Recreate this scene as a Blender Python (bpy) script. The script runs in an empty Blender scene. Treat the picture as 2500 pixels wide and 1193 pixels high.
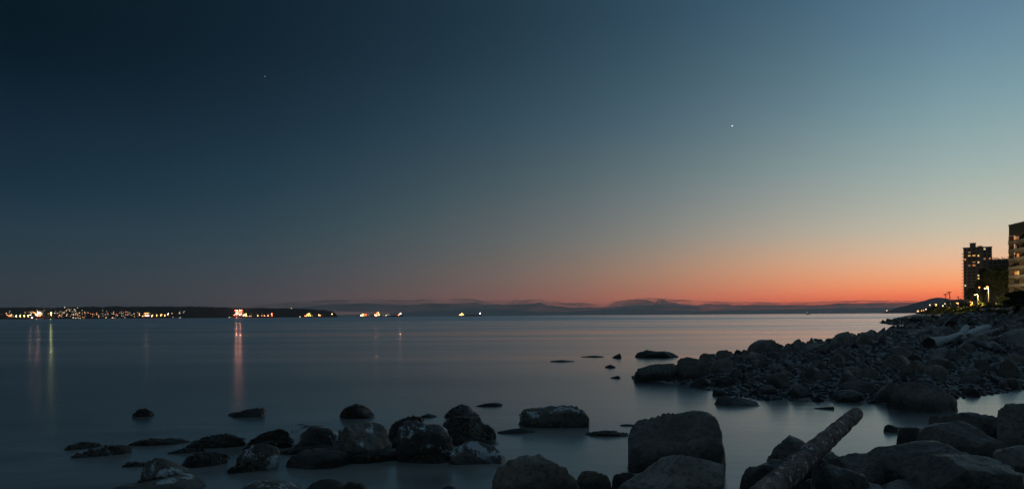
import bpy, bmesh, math, random
import numpy as np
from mathutils import Vector, Matrix, noise as mnoise

R = math.radians
rnd = random.Random(7)
scene = bpy.context.scene
COL = scene.collection

# ------------------------------------------------------------------ camera
F = 1785.0            # focal length in photograph pixels (2500 wide)
PX0, PY0 = 1250.0, 770.0
PHI = 0.0066          # slight roll of the hand-held panorama
EYE = 2.2
cam_d = bpy.data.cameras.new('camera')
cam = bpy.data.objects.new('camera', cam_d)
COL.objects.link(cam)
cam_d.sensor_fit = 'HORIZONTAL'
cam_d.sensor_width = 36.0
cam_d.lens = 36.0 * F / 2500.0
cam_d.shift_x = 0.0
cam_d.shift_y = (PY0 - 596.5) / 2500.0
cam_d.clip_start = 0.1
cam_d.clip_end = 200000.0
c_, s_ = math.cos(PHI), math.sin(PHI)
cam.matrix_world = Matrix(((c_, s_, 0, 0), (0, 0, -1, 0), (-s_, c_, 0, EYE), (0, 0, 0, 1)))
scene.camera = cam

scene.render.engine = 'CYCLES'
scene.cycles.use_denoising = True
try:
    scene.cycles.denoiser = 'OPENIMAGEDENOISE'
except Exception:
    pass
scene.cycles.max_bounces = 6
scene.cycles.volume_bounces = 1
scene.cycles.sample_clamp_indirect = 4.0
scene.cycles.caustics_reflective = False
scene.cycles.caustics_refractive = False
scene.view_settings.view_transform = 'Standard'
scene.view_settings.look = 'None'
scene.view_settings.gamma = 1.0
scene.view_settings.exposure = 0.0
scene.view_settings.use_curve_mapping = False

def lin(c):
    return tuple((v / 255 / 12.92) if v / 255 <= 0.04045 else ((v / 255 + 0.055) / 1.055) ** 2.4 for v in c)

# ------------------------------------------------------------------ dusk sky (afterglow by azimuth and elevation)
HAZE_DENS, HAZE_TOP, HAZE_FAR, HAZE_GLOW = 3.3e-5, 340.0, 21900.0, (0.055, 0.055, 0.055)
SUN_AZ = 41.0         # degrees right of the view axis: where the sun went down
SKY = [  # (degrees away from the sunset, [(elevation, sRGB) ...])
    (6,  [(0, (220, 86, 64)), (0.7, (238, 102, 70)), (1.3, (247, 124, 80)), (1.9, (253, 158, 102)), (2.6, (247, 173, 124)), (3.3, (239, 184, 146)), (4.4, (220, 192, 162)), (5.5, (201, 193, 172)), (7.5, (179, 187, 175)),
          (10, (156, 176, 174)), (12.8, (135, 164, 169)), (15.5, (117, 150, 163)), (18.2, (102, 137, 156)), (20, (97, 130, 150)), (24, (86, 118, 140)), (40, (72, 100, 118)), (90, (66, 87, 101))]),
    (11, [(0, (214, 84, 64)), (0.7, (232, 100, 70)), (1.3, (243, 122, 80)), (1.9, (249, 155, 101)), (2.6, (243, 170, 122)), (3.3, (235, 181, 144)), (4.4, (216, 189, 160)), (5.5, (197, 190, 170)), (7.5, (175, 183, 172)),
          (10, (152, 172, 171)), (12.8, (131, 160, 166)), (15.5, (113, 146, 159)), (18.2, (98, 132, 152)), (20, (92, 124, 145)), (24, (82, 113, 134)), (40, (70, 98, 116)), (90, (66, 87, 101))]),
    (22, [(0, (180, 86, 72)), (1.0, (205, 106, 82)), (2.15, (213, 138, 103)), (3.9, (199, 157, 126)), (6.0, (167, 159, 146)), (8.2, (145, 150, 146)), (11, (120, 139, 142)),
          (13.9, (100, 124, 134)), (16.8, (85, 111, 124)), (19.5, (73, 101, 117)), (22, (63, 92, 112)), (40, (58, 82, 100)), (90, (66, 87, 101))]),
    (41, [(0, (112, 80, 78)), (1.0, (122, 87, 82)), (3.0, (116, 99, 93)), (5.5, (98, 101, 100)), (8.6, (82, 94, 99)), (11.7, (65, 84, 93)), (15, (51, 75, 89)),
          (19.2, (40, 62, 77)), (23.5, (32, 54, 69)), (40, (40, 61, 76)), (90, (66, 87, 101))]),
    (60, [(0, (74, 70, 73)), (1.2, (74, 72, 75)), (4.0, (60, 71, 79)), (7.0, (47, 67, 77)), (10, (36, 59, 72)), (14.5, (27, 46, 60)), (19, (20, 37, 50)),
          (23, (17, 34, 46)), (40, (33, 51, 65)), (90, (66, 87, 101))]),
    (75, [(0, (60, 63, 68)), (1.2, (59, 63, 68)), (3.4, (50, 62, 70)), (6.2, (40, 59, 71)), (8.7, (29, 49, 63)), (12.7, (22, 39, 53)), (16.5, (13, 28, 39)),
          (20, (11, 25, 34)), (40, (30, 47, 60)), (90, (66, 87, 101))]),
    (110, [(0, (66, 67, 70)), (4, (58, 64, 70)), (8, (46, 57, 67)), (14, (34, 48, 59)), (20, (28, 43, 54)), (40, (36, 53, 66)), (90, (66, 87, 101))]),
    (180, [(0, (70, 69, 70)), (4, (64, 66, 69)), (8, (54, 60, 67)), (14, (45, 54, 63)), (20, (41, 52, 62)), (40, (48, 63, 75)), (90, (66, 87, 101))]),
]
world = bpy.data.worlds.new('World')
scene.world = world
world.use_nodes = True
def build_sky():
    nt = world.node_tree
    nt.nodes.clear()
    N, L = nt.nodes.new, nt.links.new
    out = N('ShaderNodeOutputWorld'); bg = N('ShaderNodeBackground')
    tc = N('ShaderNodeTexCoord'); sep = N('ShaderNodeSeparateXYZ')
    L(tc.outputs['Generated'], sep.inputs[0])
    def math_(op, a, b=None, clamp=False):
        n = N('ShaderNodeMath'); n.operation = op; n.use_clamp = clamp
        for i, v in enumerate((a, b)):
            if v is None: continue
            if isinstance(v, (int, float)): n.inputs[i].default_value = v
            else: L(v, n.inputs[i])
        return n.outputs[0]
    el = math_('ARCSINE', sep.outputs['Z'])
    elp = math_('DIVIDE', el, math.pi / 2, True)
    # spread the low elevations over the ramp: position = sqrt(elevation / 90)
    pos = math_('SQRT', elp)
    az = math_('ARCTAN2', sep.outputs['X'], sep.outputs['Y'])
    d0 = math_('SUBTRACT', az, R(SUN_AZ))
    cosd = math_('COSINE', d0)
    dist = math_('ARCCOSINE', math_('MULTIPLY', cosd, 0.99999))
    prev = None
    fine = np.linspace(0, 90, 1801)
    cols = []
    for deg, stops in SKY:
        xs = [s[0] for s in stops]; cs = np.array([lin(s[1]) for s in stops])
        cols.append(np.stack([np.interp(fine, xs, cs[:, k]) for k in range(3)], 1))
    degs = np.array([c[0] for c in SKY], float); cols = np.log(np.array(cols))
    grid = np.arange(0, 181, 1.0)
    tab = np.empty((len(grid), 1801, 3))
    for gi, g in enumerate(grid):
        k = int(np.clip(np.searchsorted(degs, g) - 1, 0, len(degs) - 2)); t = np.clip((g - degs[k]) / (degs[k + 1] - degs[k]), 0, 1)
        tab[gi] = cols[k] * (1 - t) + cols[k + 1] * t
    ker = np.hanning(15)[1:-1]; ker /= ker.sum()
    pad = np.concatenate([tab[6:0:-1], tab, tab[-2:-8:-1]])      # mirror at the sunset and opposite it
    tab = sum(ker[j] * pad[j:j + len(grid)] for j in range(13))
    tab = np.exp(tab)
    # the haze box thins the glow close to the horizon; the sky behind it is that much stronger
    path = np.minimum(HAZE_FAR, HAZE_TOP / np.tan(np.radians(np.maximum(fine, 0.05))))
    T = np.exp(-HAZE_DENS * path)[:, None]
    tab = np.maximum((tab - (1 - T) * np.array(HAZE_GLOW)) / T, tab * 0.3)
    use = [0, 5, 10, 15, 20, 25, 30, 36, 42, 48, 54, 60, 67, 75, 90, 120, 180]
    SK = [(u, tab[u]) for u in use]
    for i, (deg, col0) in enumerate(SK):
        ramp = N('ShaderNodeValToRGB'); cr = ramp.color_ramp; cr.interpolation = 'EASE' if False else 'LINEAR'
        samp = [0, .6, 1.2, 1.9, 2.7, 3.6, 4.6, 5.8, 7.2, 8.8, 10.5, 12.5, 14.5, 16.8, 19.2, 22, 26, 32, 40, 55, 90]
        # smooth the piecewise-linear columns a little
        col = col0
        for it in range(2):
            kk = np.ones(15) / 15
            col = np.stack([np.convolve(np.pad(col[:, k], 7, mode='edge'), kk, 'valid') for k in range(3)], 1)
        while len(cr.elements) < len(samp): cr.elements.new(0.5)
        for e, sx in zip(cr.elements, samp): e.position = math.sqrt(sx / 90)
        for e, sx in zip(cr.elements, samp):
            k = int(round(sx / 90 * 1800)); e.color = (*col[k], 1)
        L(pos, ramp.inputs[0])
        if prev is None: prev = ramp.outputs[0]
        else:
            mr = N('ShaderNodeMapRange'); mr.interpolation_type = 'LINEAR'
            mr.inputs['From Min'].default_value = R(SK[i - 1][0]); mr.inputs['From Max'].default_value = R(deg)
            L(dist, mr.inputs['Value'])
            mx = N('ShaderNodeMix'); mx.data_type = 'RGBA'
            L(mr.outputs[0], mx.inputs['Factor']); L(prev, mx.inputs[6]); L(ramp.outputs[0], mx.inputs[7])
            prev = mx.outputs[2]
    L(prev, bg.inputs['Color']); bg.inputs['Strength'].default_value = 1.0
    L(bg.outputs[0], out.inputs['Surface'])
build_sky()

# ------------------------------------------------------------------ helpers
def ray(px, py):
    u, v = px - PX0, PY0 - py
    return (u * c_ + v * s_) / F, (-u * s_ + v * c_) / F       # X per metre, Z per metre of depth
def P(px, py, d):
    a, b = ray(px, py)
    return Vector((a * d, d, EYE + b * d))
def on_level(px, py, z=0.0):
    a, b = ray(px, py)
    d = (z - EYE) / b
    return Vector((a * d, d, z))

def tag(o, label=None, cat=None, group=None, kind=None):
    if label: o['label'] = label
    if cat: o['category'] = cat
    if group: o['group'] = group
    if kind: o['kind'] = kind
    return o
def empty(name, loc, rz=0.0):
    o = bpy.data.objects.new(name, None); COL.objects.link(o)
    o.location = loc; o.rotation_euler = (0, 0, rz); o.empty_display_size = 0.2
    return o
def mesh_from(name, verts, faces, smooth=False):
    me = bpy.data.meshes.new(name)
    me.from_pydata([tuple(v) for v in verts], [], [tuple(f) for f in faces])
    if smooth: me.polygons.foreach_set('use_smooth', [True] * len(me.polygons))
    me.update()
    return me
def link(name, me, mat, parent=None, loc=(0, 0, 0), rz=0.0, scale=None):
    if mat is not None and not me.materials: me.materials.append(mat)
    o = bpy.data.objects.new(name, me); COL.objects.link(o)
    o.parent = parent; o.location = loc; o.rotation_euler = (0, 0, rz)
    if scale is not None: o.scale = scale
    return o

class MB:
    def __init__(self): self.v = []; self.f = []
    def add(self, vs, fs):
        n = len(self.v); self.v += [tuple(p) for p in vs]; self.f += [tuple(i + n for i in f) for f in fs]; return self
    def box(self, x0, x1, y0, y1, z0, z1):
        return self.add([(x0, y0, z0), (x1, y0, z0), (x1, y1, z0), (x0, y1, z0), (x0, y0, z1), (x1, y0, z1), (x1, y1, z1), (x0, y1, z1)],
                        [(0, 3, 2, 1), (4, 5, 6, 7), (0, 1, 5, 4), (1, 2, 6, 5), (2, 3, 7, 6), (3, 0, 4, 7)])
    def tube(self, pts, radii, n=10, cap=True, wob=0.0, rg=None):
        pts = [Vector(p) for p in pts]; rings = []
        for i, p in enumerate(pts):
            t = (pts[min(i + 1, len(pts) - 1)] - pts[max(i - 1, 0)]).normalized()
            a = Vector((0, 0, 1)) if abs(t.z) < 0.9 else Vector((1, 0, 0))
            s = t.cross(a).normalized(); q = s.cross(t).normalized()
            ring = []
            for k in range(n):
                w = 2 * math.pi * k / n
                r = radii[i] * (1 + (rg.uniform(-wob, wob) if rg else 0))
                ring.append(p + (s * math.cos(w) + q * math.sin(w)) * r)
            rings.append(ring)
        vs = [v for r_ in rings for v in r_]; fs = []
        for i in range(len(rings) - 1):
            for k in range(n):
                k2 = (k + 1) % n
                fs.append((i * n + k, i * n + k2, (i + 1) * n + k2, (i + 1) * n + k))
        if cap:
            fs.append(tuple(reversed(range(n)))); fs.append(tuple((len(rings) - 1) * n + k for k in range(n)))
        return self.add(vs, fs)
    def prism(self, pts, y0, y1):
        n = len(pts)
        return self.add([(x, y0, z) for x, z in pts] + [(x, y1, z) for x, z in pts],
                        [tuple(range(n)), tuple(reversed(range(n, 2 * n)))] + [((i + 1) % n, i, n + i, n + (i + 1) % n) for i in range(n)])
    def build(self, name, mat, parent=None, smooth=False, loc=(0, 0, 0)):
        return link(name, mesh_from(name, self.v, self.f, smooth), mat, parent, loc)

_ico = {}
def ico(sub):
    if sub not in _ico:
        bm = bmesh.new(); bmesh.ops.create_icosphere(bm, subdivisions=sub, radius=1.0)
        bm.verts.ensure_lookup_table()
        _ico[sub] = (np.array([v.co[:] for v in bm.verts]), [tuple(v.index for v in f.verts) for f in bm.faces]); bm.free()
    return _ico[sub]

# ------------------------------------------------------------------ materials
def new_mat(name):
    m = bpy.data.materials.new(name); m.use_nodes = True
    nt = m.node_tree; b = nt.nodes['Principled BSDF']
    return m, nt, b, nt.nodes.new, nt.links.new
def mixc(N, L, fac, a, b):
    mx = N('ShaderNodeMix'); mx.data_type = 'RGBA'
    if isinstance(fac, (int, float)): mx.inputs['Factor'].default_value = fac
    else: L(fac, mx.inputs['Factor'])
    for i, v in ((6, a), (7, b)):
        if isinstance(v, tuple): mx.inputs[i].default_value = (*v, 1)
        else: L(v, mx.inputs[i])
    return mx.outputs[2]
def noise_n(N, L, vec, scale, detail=4, rough=0.55, dist=0.0):
    n = N('ShaderNodeTexNoise'); n.inputs['Scale'].default_value = scale; n.inputs['Detail'].default_value = detail
    n.inputs['Roughness'].default_value = rough; n.inputs['Distortion'].default_value = dist
    if vec is not None: L(vec, n.inputs['Vector'])
    return n.outputs['Fac']
def mrange(N, L, val, a, b, c=0.0, d=1.0, smooth=True):
    m = N('ShaderNodeMapRange'); m.interpolation_type = 'SMOOTHSTEP' if smooth else 'LINEAR'
    for k, v in (('From Min', a), ('From Max', b), ('To Min', c), ('To Max', d)): m.inputs[k].default_value = v
    L(val, m.inputs['Value']); return m.outputs[0]
def mth(N, L, op, a, b=None):
    n = N('ShaderNodeMath'); n.operation = op
    for i, v in enumerate((a, b)):
        if v is None: continue
        if isinstance(v, (int, float)): n.inputs[i].default_value = v
        else: L(v, n.inputs[i])
    return n.outputs[0]

def plain(name, col, rough=0.7, var=0.25, scale=3.0, metal=0.0, spec=0.5):
    m, nt, b, N, L = new_mat(name)
    tc = N('ShaderNodeTexCoord')
    f = noise_n(N, L, tc.outputs['Object'], scale, 5)
    c = mixc(N, L, f, tuple(v * (1 - var) for v in col), tuple(min(1, v * (1 + var)) for v in col))
    L(c, b.inputs['Base Color']); b.inputs['Roughness'].default_value = rough; b.inputs['Metallic'].default_value = metal
    b.inputs['Specular IOR Level'].default_value = spec
    return m
def emit(name, col, strength, sampling=True):
    m = bpy.data.materials.new(name); m.use_nodes = True; nt = m.node_tree; nt.nodes.clear()
    o = nt.nodes.new('ShaderNodeOutputMaterial'); e = nt.nodes.new('ShaderNodeEmission')
    e.inputs[0].default_value = (*col, 1); e.inputs[1].default_value = strength
    nt.links.new(e.outputs[0], o.inputs[0])
    if not sampling: m.cycles.emission_sampling = 'NONE'
    return m

def rock_mat(name, dark, light, patch=0.0, weed=0.0, tex=1.0, wet_top=0.25, island=False):
    """boulder: mottled stone, darker algae-stained tide band, optional pale barnacle/lime crust and brown weed film"""
    m, nt, b, N, L = new_mat(name)
    tc = N('ShaderNodeTexCoord'); oi = N('ShaderNodeObjectInfo'); geo = N('ShaderNodeNewGeometry')
    RND = geo.outputs['Random Per Island'] if island else oi.outputs['Random']
    off = N('ShaderNodeVectorMath'); off.operation = 'MULTIPLY_ADD'
    cmb = N('ShaderNodeCombineXYZ'); L(RND, cmb.inputs[0]); L(RND, cmb.inputs[1]); L(RND, cmb.inputs[2])
    L(cmb.outputs[0], off.inputs[0]); off.inputs[1].default_value = (37, 61, 83); L(tc.outputs['Object'], off.inputs[2])
    v = off.outputs[0]
    n1 = noise_n(N, L, v, 2.2 * tex, 6, 0.62); n2 = noise_n(N, L, v, 14 * tex, 5, 0.65); n3 = noise_n(N, L, v, 60 * tex, 3, 0.6)
    base = mixc(N, L, mrange(N, L, n1, 0.3, 0.7), dark, light)
    base = mixc(N, L, mrange(N, L, n2, 0.46, 0.68, 0, 0.75), base, tuple(x * 0.35 for x in dark))
    base = mixc(N, L, mrange(N, L, n3, 0.55, 0.75, 0, 0.35), base, tuple(min(1, x * 1.9) for x in light))
    wv = N('ShaderNodeVectorMath'); wv.operation = 'ADD'
    nd_ = N('ShaderNodeTexNoise'); nd_.inputs['Scale'].default_value = 1.7 * tex; nd_.inputs['Detail'].default_value = 4; L(v, nd_.inputs['Vector'])
    L(v, wv.inputs[0]); L(nd_.outputs['Color'], wv.inputs[1])
    vc = N('ShaderNodeTexVoronoi'); vc.feature = 'DISTANCE_TO_EDGE'; vc.inputs['Scale'].default_value = 1.15 * tex; L(wv.outputs[0], vc.inputs['Vector'])
    crack = mrange(N, L, vc.outputs['Distance'], 0.0, 0.022, 1, 0)
    crack = mth(N, L, 'MULTIPLY', crack, mrange(N, L, n1, 0.42, 0.62, 0, 1))
    base = mixc(N, L, mth(N, L, 'MULTIPLY', crack, 0.3), base, tuple(x * 0.18 for x in dark))
    rv = mrange(N, L, RND, 0, 1, 0.25 if island else 0.6, 1.4 if island else 1.3, False)
    hsv = N('ShaderNodeHueSaturation'); L(base, hsv.inputs['Color']); L(rv, hsv.inputs['Value']); base = hsv.outputs[0]
    sepn = N('ShaderNodeSeparateXYZ'); L(geo.outputs['Normal'], sepn.inputs[0])
    sepp = N('ShaderNodeSeparateXYZ'); L(geo.outputs['Position'], sepp.inputs[0])
    if weed > 0:
        nw = noise_n(N, L, v, 5 * tex, 6, 0.7)
        base = mixc(N, L, mrange(N, L, nw, 0.62 - weed * 0.35, 0.72 - weed * 0.3, 0, 0.9), base, (0.06, 0.035, 0.016))
    if patch > 0:
        np_ = noise_n(N, L, v, 3.4 * tex, 6, 0.6, 0.4); nq = noise_n(N, L, v, 34 * tex, 4, 0.75)
        t = mth(N, L, 'ADD', np_, mth(N, L, 'MULTIPLY', mth(N, L, 'SUBTRACT', nq, 0.5), 0.34))
        t = mth(N, L, 'ADD', t, mth(N, L, 'MULTIPLY', sepn.outputs['Z'], 0.07))
        k = mrange(N, L, t, 0.655 - patch * 0.13, 0.685 - patch * 0.13, 0, 0.97)
        base = mixc(N, L, k, base, (0.88, 0.94, 0.95))
    nz = noise_n(N, L, geo.outputs['Position'], 3.0, 4)
    zz = mth(N, L, 'SUBTRACT', sepp.outputs['Z'], mth(N, L, 'MULTIPLY', nz, 0.36))
    wet = mrange(N, L, zz, wet_top - 0.30, wet_top - 0.06, 1, 0)
    base = mixc(N, L, mth(N, L, 'MULTIPLY', wet, 0.85), base, (0.035, 0.028, 0.022))
    L(base, b.inputs['Base Color'])
    L(mrange(N, L, wet, 0, 1, 0.50, 0.34), b.inputs['Roughness'])
    b.inputs['Specular IOR Level'].default_value = 0.6
    hgt = mth(N, L, 'ADD', mth(N, L, 'MULTIPLY', n1, 0.5), mth(N, L, 'ADD', mth(N, L, 'MULTIPLY', n2, 0.35), mth(N, L, 'MULTIPLY', n3, 0.12)))
    hgt = mth(N, L, 'SUBTRACT', hgt, mth(N, L, 'MULTIPLY', crack, 0.10))
    bp = N('ShaderNodeBump'); bp.inputs['Strength'].default_value = 1.0; bp.inputs['Distance'].default_value = 0.12
    L(hgt, bp.inputs['Height']); L(bp.outputs[0], b.inputs['Normal'])
    return m

M = {}
M['rock'] = rock_mat('grey_boulder_stone', (0.24, 0.205, 0.165), (0.48, 0.42, 0.355))
M['rock_field'] = rock_mat('mixed_beach_stone', (0.085, 0.075, 0.063), (0.27, 0.245, 0.215), island=True)
M['pebble'] = rock_mat('mixed_pebble', (0.18, 0.185, 0.18), (0.50, 0.51, 0.50), island=True)
M['rock_pale'] = rock_mat('blue_grey_stone', (0.32, 0.30, 0.27), (0.48, 0.455, 0.42))
M['rock_brown'] = rock_mat('brown_grey_stone', (0.23, 0.18, 0.13), (0.40, 0.32, 0.245))
M['rock_patch'] = rock_mat('lime_crusted_stone', (0.15, 0.125, 0.097), (0.30, 0.255, 0.20), patch=0.4, wet_top=0.06)
M['rock_patch_much'] = rock_mat('heavily_lime_crusted_stone', (0.15, 0.125, 0.097), (0.30, 0.255, 0.20), patch=0.6, wet_top=0.06)
M['rock_weed'] = rock_mat('weed_covered_stone', (0.09, 0.075, 0.05), (0.2, 0.165, 0.12), weed=0.8)
M['rock_dark'] = rock_mat('dark_stone', (0.135, 0.115, 0.095), (0.30, 0.265, 0.22))
M['reef'] = rock_mat('dark_reef_stone', (0.06, 0.053, 0.043), (0.13, 0.118, 0.1), weed=0.4, wet_top=0.4)

def beach_mat():
    m, nt, b, N, L = new_mat('shingle_beach')
    geo = N('ShaderNodeNewGeometry'); p = geo.outputs['Position']
    vo = N('ShaderNodeTexVoronoi'); vo.inputs['Scale'].default_value = 9.0; L(p, vo.inputs['Vector'])
    n1 = noise_n(N, L, p, 0.5, 6); n2 = noise_n(N, L, p, 6, 6, 0.7)
    c = mixc(N, L, mrange(N, L, n1, 0.35, 0.65), (0.14, 0.145, 0.14), (0.30, 0.31, 0.305))
    sepc = N('ShaderNodeSeparateColor'); L(vo.outputs['Color'], sepc.inputs[0])
    c = mixc(N, L, mrange(N, L, sepc.outputs[0], 0, 1, 0, 0.75), c, (0.42, 0.44, 0.44))
    c = mixc(N, L, mrange(N, L, n2, 0.5, 0.7, 0, 0.6), c, (0.03, 0.028, 0.022))
    L(c, b.inputs['Base Color']); b.inputs['Roughness'].default_value = 0.8
    bp = N('ShaderNodeBump'); bp.inputs['Strength'].default_value = 0.9; bp.inputs['Distance'].default_value = 0.12
    L(mth(N, L, 'SUBTRACT', n2, vo.outputs['Distance']), bp.inputs['Height']); L(bp.outputs[0], b.inputs['Normal'])
    return m
M['beach'] = beach_mat()

def water_mat():
    m, nt, b, N, L = new_mat('calm_dusk_sea')
    geo = N('ShaderNodeNewGeometry'); p = geo.outputs['Position']
    mp = N('ShaderNodeMapping'); mp.inputs['Scale'].default_value = (0.012, 0.06, 1); L(p, mp.inputs['Vector'])
    big = noise_n(N, L, mp.outputs[0], 1.0, 4, 0.55, 0.3)          # wind lanes lying across the view
    mp2 = N('ShaderNodeMapping'); mp2.inputs['Scale'].default_value = (0.0006, 0.006, 1); L(p, mp2.inputs['Vector'])
    far = noise_n(N, L, mp2.outputs[0], 1.0, 3, 0.5)
    sep = N('ShaderNodeSeparateXYZ'); L(p, sep.inputs[0])
    dist = N('ShaderNodeVectorMath'); dist.operation = 'LENGTH'; L(p, dist.inputs[0])
    # a wind-ruffled lane lies across the bay; on the right it narrows and calmer water shows beyond it
    wob = mth(N, L, 'MULTIPLY', mth(N, L, 'SUBTRACT', big, 0.5), 120.0)
    yy = mth(N, L, 'ADD', sep.outputs['Y'], wob)
    lane = mrange(N, L, yy, 300, 360, 0, 1)
    calm = mth(N, L, 'MULTIPLY', mrange(N, L, sep.outputs['X'], 30, 190, 0, 1), mrange(N, L, yy, 385, 440, 0, 1))
    lane = mth(N, L, 'MULTIPLY', lane, mth(N, L, 'SUBTRACT', 1.0, calm))
    rough = mth(N, L, 'ADD', mrange(N, L, big, 0.28, 0.72, 0.15, 0.28), mrange(N, L, far, 0.35, 0.65, -0.03, 0.03))
    mxr = N('ShaderNodeMix'); mxr.data_type = 'FLOAT'; L(lane, mxr.inputs[0]); L(rough, mxr.inputs[2]); mxr.inputs[3].default_value = 0.38
    gl_ = N('ShaderNodeBsdfAnisotropic'); gl_.distribution = 'MULTI_GGX'; gl_.inputs['Color'].default_value = (1.0, 1.0, 0.99, 1)
    L(mxr.outputs[0], gl_.inputs['Roughness'])
    df = N('ShaderNodeBsdfDiffuse')
    mp4 = N('ShaderNodeMapping'); mp4.inputs['Scale'].default_value = (0.35, 0.6, 1); L(p, mp4.inputs['Vector'])
    wash = noise_n(N, L, mp4.outputs[0], 1.0, 4, 0.55, 0.4)                     # wash and fine foam churned up round the inshore rocks
    near = mth(N, L, 'MULTIPLY', mrange(N, L, dist.outputs['Value'], 13, 26, 1, 0), mrange(N, L, wash, 0.25, 0.7, 0.45, 1.0))
    L(mixc(N, L, near, (0.012, 0.022, 0.028), (0.42, 0.41, 0.38)), df.inputs['Color'])
    fr = N('ShaderNodeFresnel'); fr.inputs['IOR'].default_value = 1.62
    mxs = N('ShaderNodeMixShader'); L(fr.outputs[0], mxs.inputs[0]); L(df.outputs[0], mxs.inputs[1]); L(gl_.outputs[0], mxs.inputs[2])
    nt.nodes.remove(b); L(mxs.outputs[0], nt.nodes['Material Output'].inputs['Surface'])
    mp3 = N('ShaderNodeMapping'); mp3.inputs['Scale'].default_value = (0.9, 2.2, 1); L(p, mp3.inputs['Vector'])
    rip = noise_n(N, L, mp3.outputs[0], 1.0, 3, 0.5)
    bp = N('ShaderNodeBump'); bp.inputs['Strength'].default_value = 0.12; bp.inputs['Distance'].default_value = 0.05
    L(rip, bp.inputs['Height']); L(bp.outputs[0], gl_.inputs['Normal'])
    return m
M['water'] = water_mat()

def wood_mat(name, a, b_, dark, sc=6.0, patch=None, pt=0.62, axis=None, squash=0.22):
    m, nt, b, N, L = new_mat(name)
    tc = N('ShaderNodeTexCoord')
    if axis is None:
        mp = N('ShaderNodeMapping'); L(tc.outputs['Object'], mp.inputs['Vector'])
    else:                                    # grain drawn out along the log
        dt = N('ShaderNodeVectorMath'); dt.operation = 'DOT_PRODUCT'; L(tc.outputs['Object'], dt.inputs[0]); dt.inputs[1].default_value = axis
        sc_ = N('ShaderNodeVectorMath'); sc_.operation = 'SCALE'; sc_.inputs[0].default_value = tuple(q * (squash - 1) for q in axis); L(dt.outputs['Value'], sc_.inputs['Scale'])
        mp = N('ShaderNodeVectorMath'); mp.operation = 'ADD'; L(tc.outputs['Object'], mp.inputs[0]); L(sc_.outputs[0], mp.inputs[1])
    n1 = noise_n(N, L, mp.outputs[0], sc, 6, 0.65); n2 = noise_n(N, L, mp.outputs[0], sc * 5, 5, 0.7)
    c = mixc(N, L, mrange(N, L, n1, 0.35, 0.65), a, b_)
    c = mixc(N, L, mrange(N, L, n2, 0.52, 0.66, 0, 0.85), c, dark)
    if patch:
        n4 = noise_n(N, L, mp.outputs[0], sc * 1.3, 5, 0.6)
        c = mixc(N, L, mrange(N, L, n4, pt, pt + 0.05, 0, 0.9), c, patch)
    L(c, b.inputs['Base Color']); b.inputs['Roughness'].default_value = 0.8
    bp = N('ShaderNodeBump'); bp.inputs['Strength'].default_value = 0.9; bp.inputs['Distance'].default_value = 0.03
    L(mth(N, L, 'ADD', n1, n2), bp.inputs['Height']); L(bp.outputs[0], b.inputs['Normal'])
    return m
M['bark'] = None
M['cutwood'] = wood_mat('weathered_cut_wood', (0.16, 0.12, 0.10), (0.34, 0.28, 0.25), (0.07, 0.05, 0.04), 9.0)
M['drift'] = wood_mat('bleached_driftwood', (0.66, 0.66, 0.64), (0.86, 0.85, 0.82), (0.20, 0.19, 0.18), 2.2)
M['drift_grey'] = wood_mat('grey_driftwood', (0.22, 0.225, 0.22), (0.44, 0.445, 0.44), (0.05, 0.05, 0.05), 3.0)
M['drift_brown'] = wood_mat('brown_driftwood', (0.07, 0.055, 0.04), (0.15, 0.12, 0.09), (0.03, 0.02, 0.015), 3.0)
M['drift_end'] = wood_mat('dark_log_end', (0.05, 0.04, 0.03), (0.09, 0.075, 0.06), (0.02, 0.015, 0.01), 4.0)
M['weed'] = plain('bladder_weed', (0.075, 0.046, 0.02), 0.45, 0.5, 6.0)

# ------------------------------------------------------------------ terrain: shore line and height
def wl(px, py): p = on_level(px, py); return (p.x, p.y)
SPIT = [wl(1552, 926), wl(1620, 936), wl(1700, 942), wl(1742, 958), wl(1850, 974), wl(1950, 976), wl(2100, 982), wl(2180, 986), wl(2330, 972), wl(2500, 950),
        (17, 20.5), (30, 18), (60, 8), (90, -60), (1500, -60), (2600, 2400), wl(2240, 765.5), wl(2222, 768.4), wl(2206, 771.2), wl(2185, 775.5), wl(2160, 784.5),
        wl(2150, 788), wl(2178, 793.5), wl(2205, 793), wl(2256, 796), wl(2235, 800), wl(2150, 812), wl(2040, 832), wl(1900, 850), wl(1830, 860), wl(1740, 873), wl(1650, 893), wl(1575, 905)]
FORE = [(-60, -80), (-60, 2), (-8, 4.5), (-2.5, 6.0), (0.2, 7.4), (2.2, 8.6), (4.6, 9.8), (6.6, 11.2), (8.4, 12.6), (10.8, 14.6), (15, 16.0), (28, 14.5), (55, 2), (75, -80)]
WALL = [(60, 60), (72, 100), wl(2500, 782), (112, 165), (131, 205), (168, 275), (230, 390), (320, 560), (460, 820), (700, 1220), (1100, 1900)]
WALL[2] = (88, 128)
def sdist(poly, x, y):
    """signed distance to a closed polygon, positive inside (arrays)"""
    x = np.asarray(x, float); y = np.asarray(y, float)
    d2 = np.full(x.shape, 1e18); inside = np.zeros(x.shape, bool)
    n = len(poly)
    for i in range(n):
        ax, ay = poly[i]; bx, by = poly[(i + 1) % n]
        ex, ey = bx - ax, by - ay
        t = np.clip(((x - ax) * ex + (y - ay) * ey) / (ex * ex + ey * ey + 1e-12), 0, 1)
        d2 = np.minimum(d2, (x - ax - t * ex) ** 2 + (y - ay - t * ey) ** 2)
        cond = (ay > y) != (by > y)
        with np.errstate(divide='ignore', invalid='ignore'):
            xi = ex * (y - ay) / (by - ay if by != ay else 1e-12) + ax
        inside ^= cond & (x < xi)
    return np.where(inside, 1, -1) * np.sqrt(d2)
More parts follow.
